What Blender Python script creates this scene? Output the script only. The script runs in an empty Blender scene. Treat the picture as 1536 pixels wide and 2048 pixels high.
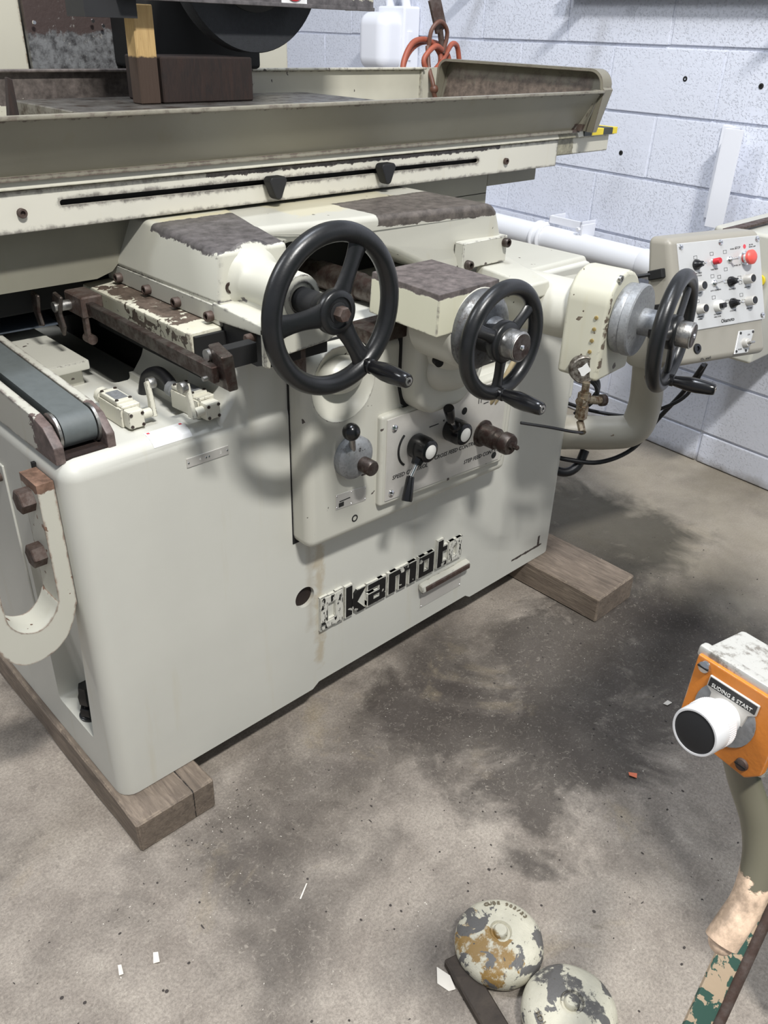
import bpy, bmesh, math, random
from mathutils import Vector, Matrix, noise
R = math.radians
scn = bpy.context.scene
col = scn.collection
random.seed(7)

# ------------------------------------------------------------------ camera
cam_d = bpy.data.cameras.new('camera')
cam = bpy.data.objects.new('camera', cam_d)
col.objects.link(cam)
RIGHT = Vector((0.72626535, -0.68684193, 0.02804995))
DOWN = Vector((-0.32959968, -0.38374638, -0.86261392))
FWD = Vector((0.60324348, 0.61724134, -0.50508458))
m = Matrix((RIGHT, -DOWN, -FWD)).transposed().to_4x4()
m.translation = Vector((-0.448, -1.212, 1.5))
cam.matrix_world = m
cam_d.sensor_fit = 'VERTICAL'
cam_d.sensor_height = 24.0
cam_d.sensor_width = 18.0
cam_d.lens = 24.0 * 1645.0 / 2048.0
cam_d.clip_start = 0.02
scn.camera = cam

# ------------------------------------------------------------------ light
world = bpy.data.worlds.new('world')
scn.world = world
world.use_nodes = True
world.node_tree.nodes['Background'].inputs[0].default_value = (0.82, 0.89, 1.0, 1)
world.node_tree.nodes['Background'].inputs[1].default_value = 0.35


def area(name, loc, target, sx, sy, power, color):
    l = bpy.data.lights.new(name, 'AREA')
    l.shape = 'RECTANGLE'
    l.size, l.size_y = sx, sy
    l.energy = power
    l.color = color
    o = bpy.data.objects.new(name, l)
    col.objects.link(o)
    o.location = loc
    o.rotation_euler = (Vector(target) - Vector(loc)).to_track_quat('-Z', 'Y').to_euler()
    return o


area('tube_light_front', (-0.22, -2.5, 4.6), (0.45, 0.0, 0.6), 0.7, 0.22, 250, (1.0, 0.985, 0.95))
area('tube_light_wall', (0.55, 0.0, 4.8), (2.5, 0.3, 0.3), 0.3, 1.6, 90, (0.86, 0.91, 1.0))
area('tube_light_left', (-2.3, 2.2, 4.3), (0.1, 0.3, 0.5), 0.3, 1.4, 95, (0.96, 0.98, 1.0))
scn.view_settings.view_transform = 'Standard'
scn.view_settings.look = 'None'
scn.view_settings.exposure = 0.0
scn.view_settings.gamma = 1.0
scn.view_settings.use_curve_mapping = False


# ------------------------------------------------------------------ node helpers
class NG:
    def __init__(s, name):
        s.m = bpy.data.materials.new(name)
        s.m.use_nodes = True
        s.t = s.m.node_tree
        s.b = s.t.nodes['Principled BSDF']
        g = s.t.nodes.new('ShaderNodeNewGeometry')
        s.pos = g.outputs['Position']
        s.nor = g.outputs['Normal']
        s.geo = g

    def n(s, typ, ins=None, **kw):
        nd = s.t.nodes.new(typ)
        for k, v in kw.items():
            setattr(nd, k, v)
        for k, v in (ins or {}).items():
            if isinstance(v, bpy.types.NodeSocket):
                s.t.links.new(v, nd.inputs[k])
            else:
                nd.inputs[k].default_value = v
        return nd

    def noise(s, scale, detail=3, rough=0.55, dist=0.0, vec=None, stretch=None):
        v = vec or s.pos
        if stretch:
            mp = s.n('ShaderNodeMapping', {0: v})
            mp.inputs['Scale'].default_value = stretch
            v = mp.outputs[0]
        return s.n('ShaderNodeTexNoise', {'Vector': v, 'Scale': scale, 'Detail': detail, 'Roughness': rough, 'Distortion': dist}).outputs[0]

    def math(s, op, a, b=0.0, c=None):
        i = {0: a, 1: b}
        if c is not None:
            i[2] = c
        return s.n('ShaderNodeMath', i, operation=op).outputs[0]

    def ramp(s, v, a, b, lo=0.0, hi=1.0):
        nd = s.n('ShaderNodeMapRange', {0: v, 1: a, 2: b, 3: lo, 4: hi})
        nd.clamp = True
        return nd.outputs[0]

    def mix(s, f, a, b):
        nd = s.n('ShaderNodeMix', data_type='RGBA')
        for k, v in ((0, f), (6, a), (7, b)):
            if isinstance(v, bpy.types.NodeSocket):
                s.t.links.new(v, nd.inputs[k])
            else:
                nd.inputs[k].default_value = (*v, 1) if isinstance(v, tuple) and len(v) == 3 else v
        return nd.outputs[2]

    def mixf(s, f, a, b):
        nd = s.n('ShaderNodeMix', {0: f, 2: a, 3: b}, data_type='FLOAT')
        return nd.outputs[0]

    def patch(s, lo, hi, amp=0.02, scale=30.0, soft=0.002, axesmask=(1, 1, 1)):
        """mask for wear, stains and painted shade: a world-space region with a ragged border"""
        c = [(a + b) / 2 for a, b in zip(lo, hi)]
        h = [(b - a) / 2 for a, b in zip(lo, hi)]
        d = s.n('ShaderNodeVectorMath', {0: s.pos, 1: c}, operation='SUBTRACT').outputs[0]
        d = s.n('ShaderNodeVectorMath', {0: d}, operation='ABSOLUTE').outputs[0]
        d = s.n('ShaderNodeVectorMath', {0: d, 1: h}, operation='SUBTRACT').outputs[0]
        x = s.n('ShaderNodeSeparateXYZ', {0: d})
        mx = s.math('MAXIMUM', s.math('MAXIMUM', x.outputs[0], x.outputs[1]), x.outputs[2])
        nz = s.math('MULTIPLY', s.math('SUBTRACT', s.noise(scale, 5, 0.65, 0.6), 0.5), amp * 4)
        return s.ramp(s.math('ADD', mx, nz), soft, -soft)

    def edge(s, rad, lo=0.9, hi=0.97, ns=48.0, amt=0.26):
        bv = s.n('ShaderNodeBevel', {'Radius': rad}, samples=6).outputs[0]
        dt = s.n('ShaderNodeVectorMath', {0: bv, 1: s.nor}, operation='DOT_PRODUCT').outputs['Value']
        val = s.math('SUBTRACT', 1.0, dt)
        thr = s.ramp(s.noise(ns, 4, 0.7), 0.40, 0.62, 0.012, amt)
        return s.ramp(s.math('SUBTRACT', val, thr), 0.0, 0.004)

    def set(s, color=None, rough=None, metal=None, bump=None, bstr=0.3, bdist=0.002, spec=None):
        def put(sock, v):
            if v is None:
                return
            if isinstance(v, bpy.types.NodeSocket):
                s.t.links.new(v, s.b.inputs[sock])
            else:
                s.b.inputs[sock].default_value = (*v, 1) if isinstance(v, tuple) else v
        put('Base Color', color)
        put('Roughness', rough)
        put('Metallic', metal)
        put('Specular IOR Level', spec)
        if bump is not None:
            bn = s.n('ShaderNodeBump', {'Height': bump, 'Strength': bstr, 'Distance': bdist})
            s.t.links.new(bn.outputs[0], s.b.inputs['Normal'])
        return s.m


def paint(name, base, under=(0.05, 0.043, 0.04), edge_rad=0.0, patches=(), specks=0.0, dirt=0.12, rough=0.42,
          elo=0.80, ehi=0.83, streak=True, tint=(0.42, 0.36, 0.22), warm=()):
    g = NG(name)
    c = g.mix(g.ramp(g.noise(3.5, 4), 0.4, 0.75, 0, dirt), base, tuple(x * 0.55 for x in base))
    if streak:
        st = g.noise(22, 4, 0.6, 0.0, None, (1.0, 1.0, 0.09))
        c = g.mix(g.ramp(st, 0.6, 0.8, 0, 0.22), c, tuple(b * t * 1.9 for b, t in zip(base, tint)))
    for (lo, hi, amp, f, cc) in warm:
        c = g.mix(g.math('MULTIPLY', g.patch(lo, hi, amp, 25, 0.008), f), c, cc)
    mask = None
    edge_rad *= 2.6
    for p in patches:
        k = g.patch(*p)
        mask = k if mask is None else g.math('MAXIMUM', mask, k)
    if edge_rad:
        e = g.edge(edge_rad, elo, ehi)
        mask = e if mask is None else g.math('MAXIMUM', mask, e)
    if specks:
        k = g.ramp(g.noise(38, 2, 0.5), 0.735 - specks * 0.05, 0.745 - specks * 0.05)
        mask = k if mask is None else g.math('MAXIMUM', mask, k)
    rr = rough
    if mask is not None:
        un = g.mix(g.ramp(g.noise(45, 5, 0.7), 0.35, 0.7), under, tuple(min(1, x * 2.6 + 0.01) for x in under))
        c = g.mix(mask, c, un)
        rr = g.mixf(mask, rough, 0.5)
        h = g.math('SUBTRACT', g.math('MULTIPLY', g.noise(260, 3), 0.12), g.math('MULTIPLY', mask, 0.7))
    else:
        h = g.math('MULTIPLY', g.noise(260, 3), 0.12)
    return g.set(c, rr, 0.0, h, 0.5, 0.0012)


def metal(name, base, rust=0.3, rough=0.45, met=0.75, rustc=(0.07, 0.035, 0.022), scale=40):
    g = NG(name)
    c = g.mix(g.ramp(g.noise(scale, 5, 0.7), 0.62 - rust * 0.4, 0.78 - rust * 0.4), base, rustc)
    c = g.mix(g.ramp(g.noise(scale * 3, 3), 0.4, 0.8, 0, 0.4), c, tuple(x * 0.4 for x in base))
    return g.set(c, g.ramp(g.noise(scale * 2, 3), 0.3, 0.7, rough - 0.1, rough + 0.15), met, g.noise(300, 4), 0.25, 0.001)


def plain(name, base, rough=0.5, met=0.0, bump=0.0, scale=120, var=0.25):
    g = NG(name)
    c = g.mix(g.ramp(g.noise(scale * 0.2, 4), 0.35, 0.75, 0, var), base, tuple(x * 0.5 for x in base))
    return g.set(c, rough, met, g.noise(scale, 4) if bump else None, bump, 0.0015)


CREAM = (0.53, 0.52, 0.455)
BROWN = (0.042, 0.033, 0.03)
M = {}
M['base'] = paint('cream_paint_base', (0.585, 0.58, 0.525), (0.03, 0.022, 0.02), 0.0, dirt=0.16,
                  patches=[((1.28, -0.05, 0.125), (1.43, 0.01, 0.133), 0.003, 30, 0.001),
                           ((1.405, -0.05, 0.13), (1.415, 0.01, 0.165), 0.002, 60, 0.001),
                           ((0.10, -0.03, 0.86), (0.12, 0.005, 0.875), 0.004, 60, 0.001)],
                  warm=[((0.525, -0.02, 0.15), (0.545, 0.02, 0.56), 0.016, 0.45, (0.36, 0.26, 0.12)),
                        ((0.5, -0.02, 0.28), (0.516, 0.02, 0.56), 0.008, 0.3, (0.28, 0.21, 0.12))])
M['cream'] = paint('cream_paint', CREAM, BROWN, 0.002, specks=0.25)
M['cream_clean'] = paint('cream_paint_clean', CREAM, BROWN, 0.0, streak=False)
M['nose'] = paint('cream_paint_nose', (0.54, 0.53, 0.455), (0.05, 0.045, 0.045), 0.003,
                  patches=[((0.352, 0.040, 1.150), (0.56, 0.30, 1.25), 0.007, 30, 0.001)],
                  warm=[((0.40, 0.24, 1.12), (0.62, 0.325, 1.20), 0.02, 0.45, (0.60, 0.52, 0.27))])
M['hood'] = paint('cream_paint_hood', (0.50, 0.49, 0.43), (0.05, 0.042, 0.036), 0.003,
                  patches=[((0.80, 0.0, 1.135), (1.20, 0.27, 1.25), 0.006, 26, 0.001),
                           ((0.57, 0.03, 1.10), (0.585, 0.25, 1.125), 0.012, 60, 0.001)],
                  warm=[((0.66, 0.2, 1.12), (1.0, 0.34, 1.25), 0.02, 0.35, (0.60, 0.52, 0.28))], specks=0.5)
M['waycover'] = paint('cream_paint_waycover', (0.60, 0.58, 0.47), (0.055, 0.04, 0.03), 0.003,
                      patches=[((0.290, 0.09, 1.02), (0.350, 0.40, 1.04), 0.02, 34, 0.001),
                               ((0.26, 0.05, 0.99), (0.276, 0.26, 1.018), 0.025, 40, 0.001)])
M['screwbox'] = paint('cream_paint_screwbox', (0.60, 0.585, 0.45), (0.06, 0.05, 0.047), 0.003,
                      patches=[((0.60, -0.30, 1.079), (0.90, -0.0, 1.12), 0.003, 40, 0.001)])
M['guard'] = paint('cream_paint_guard', (0.63, 0.61, 0.53), (0.05, 0.042, 0.038), 0.006, elo=0.84, ehi=0.87, dirt=0.08,
                   patches=[((0.52, 0.27, 1.232), (1.45, 0.4, 1.262), 0.006, 45, 0.001)])
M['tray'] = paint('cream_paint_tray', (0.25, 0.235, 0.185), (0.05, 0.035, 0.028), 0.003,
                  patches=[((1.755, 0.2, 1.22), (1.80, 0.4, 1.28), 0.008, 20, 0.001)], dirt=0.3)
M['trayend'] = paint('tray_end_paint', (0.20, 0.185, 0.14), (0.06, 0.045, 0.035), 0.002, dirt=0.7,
                     patches=[((1.60, 0.31, 1.27), (1.826, 0.88, 1.413), 0.006, 18, 0.004)])  # inner side of the end guard coloured darker
M['plank'] = paint('cream_paint_tail', (0.58, 0.56, 0.47), (0.15, 0.14, 0.10), 0.002,
                   patches=[((1.70, 0.25, 1.18), (1.80, 0.45, 1.26), 0.01, 14, 0.001)])
M['column'] = paint('cream_paint_column', (0.50, 0.48, 0.40), (0.10, 0.07, 0.04), 0.004)
M['housing'] = paint('cream_paint_housing', (0.56, 0.545, 0.44), (0.07, 0.055, 0.04), 0.004, specks=0.9,
                     patches=[((1.108, -0.288, 0.86), (1.126, -0.281, 1.05), 0.006, 42, 0.001)])
M['console'] = paint('grey_beige_paint', (0.30, 0.28, 0.235), (0.12, 0.09, 0.06), 0.0, streak=False, dirt=0.1)
M['arm'] = paint('grey_beige_arm_paint', (0.41, 0.385, 0.32), (0.12, 0.09, 0.06), 0.0, streak=False, specks=0.1)
M['hook'] = paint('cream_paint_hook', (0.54, 0.53, 0.46), (0.11, 0.065, 0.045), 0.003, elo=0.82, ehi=0.85,
                  patches=[((-0.034, 0.03, 0.815), (0.01, 0.12, 0.84), 0.004, 60, 0.001)], specks=1.4)
M['switch'] = paint('cream_paint_switch', (0.66, 0.64, 0.54), (0.04, 0.035, 0.03), 0.0012, elo=0.78, ehi=0.82)
M['letter'] = paint('letter_paint', (0.008, 0.008, 0.008), (0.25, 0.245, 0.22), 0.0, streak=False, specks=1.5)
g = NG('worn_letter_paint')
c = g.mix(g.ramp(g.noise(90, 4, 0.6, 0.3, None, (1.6, 1, 0.5)), 0.54, 0.56), (0.60, 0.59, 0.53), (0.008, 0.008, 0.008))
M['letterworn'] = g.set(c, 0.45)
M['letterrim'] = paint('letter_rim_paint', (0.66, 0.65, 0.58), (0.03, 0.03, 0.03), 0.0012)
M['machinegreen'] = paint('machine_green_paint', (0.06, 0.12, 0.09), (0.25, 0.19, 0.13), 0.003, specks=0.3, streak=False)
M['backwall'] = plain('painted_back_wall', (0.62, 0.63, 0.67), 0.6, 0, 0.2, 40, 0.15)
M['white'] = paint('white_paint', (0.80, 0.81, 0.86), (0.3, 0.28, 0.26), 0.0, streak=False, dirt=0.06, rough=0.5)
M['whitepipe'] = paint('white_pipe_paint', (0.84, 0.85, 0.88), (0.3, 0.28, 0.26), 0.0, streak=False, dirt=0.04, rough=0.35)
M['wheelblack'] = plain('black_wheel', (0.012, 0.0125, 0.0135), 0.34, 0.0, 0.12, 200, 0.6)
M['plastic'] = plain('black_plastic', (0.008, 0.008, 0.009), 0.22)
M['rubber'] = plain('black_rubber', (0.012, 0.012, 0.013), 0.6)
M['belt'] = plain('grey_belt', (0.12, 0.135, 0.135), 0.55, 0, 0.1, 300, 0.3)
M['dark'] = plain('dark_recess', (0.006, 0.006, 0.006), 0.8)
M['darkmetal'] = metal('dark_machined_steel', (0.10, 0.085, 0.075), 0.5, 0.42, 0.7, (0.05, 0.03, 0.025))
M['rusty'] = metal('rusty_steel', (0.115, 0.088, 0.076), 0.55, 0.6, 0.35, (0.075, 0.046, 0.036))
M['darkcast'] = metal('dark_cast_dial', (0.17, 0.175, 0.18), 0.25, 0.45, 0.6, (0.08, 0.07, 0.065), 60)
M['sightglass'] = metal('pitted_sight_cap', (0.26, 0.24, 0.21), 0.5, 0.45, 0.6, (0.06, 0.045, 0.035), 90)
M['steel'] = metal('bare_steel', (0.45, 0.44, 0.42), 0.1, 0.35, 0.95, (0.15, 0.1, 0.07))
M['castalu'] = metal('cast_aluminium', (0.33, 0.34, 0.35), 0.12, 0.5, 0.5, (0.14, 0.13, 0.12), 60)
M['alu'] = plain('aluminium_plate', (0.58, 0.56, 0.52), 0.36, 0.25, 0.03, 90, 0.2)
M['brightalu'] = plain('bright_aluminium', (0.78, 0.78, 0.78), 0.35, 0.25, 0.02, 90, 0.1)
M['chrome'] = plain('chrome', (0.75, 0.75, 0.76), 0.18, 1.0)
M['chuck'] = metal('ground_chuck_steel', (0.20, 0.19, 0.175), 0.35, 0.38, 0.7, (0.06, 0.045, 0.035), 20)
M['chuckside'] = plain('chuck_side', (0.05, 0.045, 0.04), 0.6)
M['abrasive'] = plain('abrasive', (0.022, 0.024, 0.028), 0.85, 0, 0.6, 500, 0.5)
M['red'] = plain('red_plastic', (0.55, 0.02, 0.03), 0.35)
M['faded_red'] = plain('faded_red_plastic', (0.75, 0.10, 0.08), 0.4)
M['whitecap'] = plain('white_cap', (0.75, 0.74, 0.70), 0.4)
M['black_print'] = plain('black_print', (0.02, 0.02, 0.02), 0.5)
M['red_print'] = plain('red_print', (0.60, 0.06, 0.08), 0.5)
M['paper'] = plain('paper_label', (0.80, 0.80, 0.79), 0.6)
M['panelface'] = plain('panel_silver', (0.56, 0.56, 0.55), 0.4, 0.2, 0.0, 60, 0.12)
M['brass'] = metal('tarnished_brass', (0.33, 0.285, 0.21), 0.45, 0.4, 0.8, (0.12, 0.07, 0.04), 90)
M['gold'] = plain('brass_rivet', (0.65, 0.5, 0.22), 0.3, 0.9)
M['orangehose'] = plain('orange_hose', (0.34, 0.085, 0.045), 0.5, 0, 0, 100, 0.5)
M['beigecable'] = plain('beige_cable', (0.36, 0.29, 0.17), 0.5)
M['blackcable'] = plain('black_cable', (0.010, 0.010, 0.012), 0.4)
M['yellow'] = plain('yellow_tape', (0.80, 0.62, 0.03), 0.45)
M['tapeblack'] = plain('black_tape', (0.04, 0.045, 0.04), 0.5)
M['cardboard'] = plain('paper_scrap', (0.75, 0.70, 0.62), 0.7)


def wood(name, a, b, stretch, dirt=0.4, edge=None, dark_below=None, crack=None):
    g = NG(name)
    c = g.mix(g.ramp(g.noise(14, 6, 0.65, 1.2, None, stretch), 0.3, 0.7), a, b)
    c = g.mix(g.ramp(g.noise(7, 4, 0.6), 0.45, 0.7, 0, dirt), c, tuple(x * 0.25 for x in a))
    c = g.mix(g.ramp(g.noise(60, 3, 0.6, 0, None, stretch), 0.62, 0.72, 0, 0.5), c, tuple(x * 0.2 for x in a))
    if edge:
        c = g.mix(g.edge(0.008, 0.85, 0.95), c, edge)
    if crack:
        c = g.mix(g.patch(*crack, 0.0015, 50, 0.0006), c, (0.012, 0.009, 0.007))
    if dark_below:      # the foot of the stick is coloured darker
        c = g.mix(g.patch((-9, -9, 0), (9, 9, dark_below), 0.003, 60, 0.002), c, (0.05, 0.03, 0.02))
    return g.set(c, 0.75, 0.0, g.noise(30, 5, 0.6, 0, None, stretch), 0.5, 0.003)


M['timber'] = wood('old_timber', (0.27, 0.215, 0.165), (0.12, 0.092, 0.072), (6, 0.7, 6), 0.5, (0.30, 0.24, 0.18), None, ((0.118, -0.09, -0.01), (0.1205, 0.015, 0.1)))
M['timberend'] = wood('old_timber_scrap', (0.075, 0.057, 0.043), (0.03, 0.022, 0.017), (1, 1, 6), 0.5)
M['oilwood'] = wood('oily_wood', (0.026, 0.012, 0.008), (0.010, 0.006, 0.005), (5, 5, 1), 0.5)
M['pine'] = wood('pine', (0.55, 0.38, 0.17), (0.42, 0.27, 0.11), (6, 6, 0.6), 0.1, None, 1.437)

# corroded column plate
g = NG('corroded_plate')
zz = g.n('ShaderNodeSeparateXYZ', {0: g.pos}).outputs[2]
k = g.math('ADD', g.math('MULTIPLY', g.math('SUBTRACT', zz, 1.468), 9), g.math('SUBTRACT', g.noise(26, 6, 0.75), 0.5))
c = g.mix(g.ramp(k, 0.0, 0.10), g.mix(g.ramp(g.noise(50, 5, 0.7), 0.4, 0.65), (0.24, 0.245, 0.25), (0.05, 0.048, 0.05)), (0.085, 0.062, 0.058))
c = g.mix(g.ramp(g.noise(70, 5, 0.75), 0.62, 0.68), c, (0.32, 0.31, 0.29))
M['corroded'] = g.set(c, 0.45, 0.4, g.noise(90, 5), 0.4, 0.002)

# floor
g = NG('oily_concrete')
big = g.noise(1.7, 5, 0.6, 0.4)
mid = g.noise(7, 6, 0.65, 0.3)
c = g.mix(g.ramp(mid, 0.34, 0.68), (0.26, 0.225, 0.192), (0.42, 0.372, 0.318))
c = g.mix(g.ramp(big, 0.50, 0.66, 0.0, 0.75), c, (0.065, 0.056, 0.050))
c = g.mix(g.math('MULTIPLY', g.patch((0.60, -0.66, -0.1), (1.75, -0.06, 0.1), 0.20, 3.2, 0.05), 0.78), c, (0.052, 0.045, 0.040))  # oil stain, deepened to paint in the shadow on the floor here
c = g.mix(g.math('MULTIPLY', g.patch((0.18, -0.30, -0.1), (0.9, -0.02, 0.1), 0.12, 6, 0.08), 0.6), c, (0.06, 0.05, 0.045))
c = g.mix(g.ramp(g.noise(3.1, 5, 0.7, 0.8), 0.60, 0.75, 0, 0.6), c, (0.34, 0.28, 0.19))
c = g.mix(g.ramp(g.noise(15, 6, 0.75), 0.58, 0.74, 0, 0.55), c, (0.07, 0.058, 0.05))
c = g.mix(g.ramp(g.noise(170, 5, 0.85), 0.38, 0.60, 0.45, 0), c, (0.06, 0.05, 0.042))
c = g.mix(g.ramp(g.noise(75, 5, 0.8, 1.5), 0.56, 0.66, 0, 0.35), c, (0.5, 0.45, 0.38))
c = g.mix(g.ramp(g.noise(55, 5, 0.75), 0.62, 0.72, 0, 0.4), c, (0.36, 0.31, 0.25))
c = g.mix(g.math('MULTIPLY', g.patch((1.75, -3, -0.1), (3.0, 5, 0.1), 0.12, 5, 0.15), 0.65), c, (0.36, 0.32, 0.25))
c = g.mix(g.math('MULTIPLY', g.patch((1.62, -0.25, -0.1), (2.1, 0.35, 0.1), 0.1, 6, 0.06), 0.75), c, (0.045, 0.042, 0.034))  # oil stain mixed with the console arm's shade, painted into the colour
h = g.math('ADD', g.math('MULTIPLY', g.noise(9, 6, 0.6), 0.8), g.math('MULTIPLY', g.noise(140, 4), 0.35))
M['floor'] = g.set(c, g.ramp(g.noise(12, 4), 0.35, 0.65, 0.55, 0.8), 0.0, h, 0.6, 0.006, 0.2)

# painted block wall
g = NG('painted_blockwork')
pits = g.ramp(g.noise(120, 4, 0.62), 0.36, 0.46, -1.0, 0.0)
area_m = g.ramp(g.noise(1.9, 3), 0.35, 0.6, 0.15, 1.0)
h = g.math('ADD', g.math('MULTIPLY', pits, area_m), g.math('MULTIPLY', g.noise(26, 5, 0.65), 0.6))
c = g.mix(g.ramp(g.noise(4, 4), 0.4, 0.8, 0, 0.25), (0.68, 0.705, 0.79), (0.63, 0.645, 0.70))
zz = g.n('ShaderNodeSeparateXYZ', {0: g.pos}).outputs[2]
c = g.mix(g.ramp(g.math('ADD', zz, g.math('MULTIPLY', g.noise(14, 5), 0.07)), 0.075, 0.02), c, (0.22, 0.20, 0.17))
c = g.mix(g.ramp(g.math('MULTIPLY', pits, -1.0), 0.6, 1.0, 0, 0.3), c, (0.45, 0.46, 0.50))
M['wall'] = g.set(c, 0.55, 0.0, h, 0.55, 0.004)

# domes
for nm, lo, hi, wc in (('dome_paint_a', (0.30, -0.78, 0.02), (0.365, -0.66, 0.12), (0.28, 0.17, 0.05)),
                       ('dome_paint_b', (0.36, -0.93, 0.02), (0.40, -0.80, 0.12), (0.10, 0.095, 0.09))):
    g = NG(nm)
    c = g.mix(g.ramp(g.noise(30, 4), 0.4, 0.7, 0, 0.4), (0.58, 0.55, 0.44), (0.40, 0.38, 0.30))
    c = g.mix(g.math('MULTIPLY', g.patch(lo, hi, 0.02, 26, 0.002), g.ramp(g.noise(60, 5, 0.7), 0.36, 0.5)), c, wc)
    c = g.mix(g.ramp(g.noise(16, 5, 0.6, 0.5), 0.56, 0.575), c, (0.12, 0.115, 0.11))
    c = g.mix(g.ramp(g.noise(120, 3, 0.6), 0.66, 0.70), c, (0.09, 0.075, 0.06))
    M[nm] = g.set(c, 0.5, 0.0, g.noise(70, 5, 0.7), 0.6, 0.003)

M['castnumber'] = plain('worn_cast_lettering', (0.20, 0.17, 0.12), 0.6)
# peeling green paint, orange box
g = NG('peeling_green_paint')
c = g.mix(g.ramp(g.noise(38, 5, 0.6, 0.5), 0.49, 0.51), (0.035, 0.085, 0.065), (0.42, 0.32, 0.22))
M['peelgreen'] = g.set(c, 0.45, 0, g.noise(38, 5, 0.6, 0.5), 0.5, 0.001)
g = NG('orange_paint')
c = g.mix(g.ramp(g.noise(50, 5, 0.7), 0.62, 0.68), (0.58, 0.19, 0.025), (0.30, 0.10, 0.03))
c = g.mix(g.edge(0.002, 0.85, 0.95), c, (0.45, 0.40, 0.33))
M['orange'] = g.set(c, 0.4, 0, g.noise(200, 3), 0.3, 0.001)
g = NG('worn_cast_box')
c = g.mix(g.ramp(g.noise(60, 6, 0.75), 0.5, 0.62), (0.52, 0.51, 0.47), (0.22, 0.20, 0.17))
M['castbox'] = g.set(c, 0.42, 0.35, g.noise(150, 5), 0.5, 0.001)
M['conduit'] = paint('olive_conduit_paint', (0.145, 0.135, 0.095), (0.34, 0.25, 0.18), 0.0, streak=False,
                     patches=[((0.0, -1.2, 0.5), (0.4, -0.9, 0.80), 0.014, 22, 0.001)], rough=0.35, specks=1.2)


# ------------------------------------------------------------------ mesh builder
WORLD = {}


def wmat(o):
    return WORLD.get(o, Matrix())


def weighted_normals(me, ang):
    """large flat faces keep their own normal next to small bevel faces"""
    ca = math.cos(R(ang))
    polys = me.polygons
    fn = [p.normal.copy() for p in polys]
    fa = [p.area for p in polys]
    vf = [[] for _ in me.vertices]
    for p in polys:
        for v in p.vertices:
            vf[v].append(p.index)
    out = [None] * len(me.loops)
    for p in polys:
        n0 = fn[p.index]
        for li, v in zip(p.loop_indices, p.vertices):
            acc = Vector((0, 0, 0))
            for f in vf[v]:
                if fn[f].dot(n0) >= ca:
                    acc += fn[f] * fa[f]
            out[li] = acc.normalized() if acc.length > 0 else n0
    me.normals_split_custom_set(out)


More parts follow.
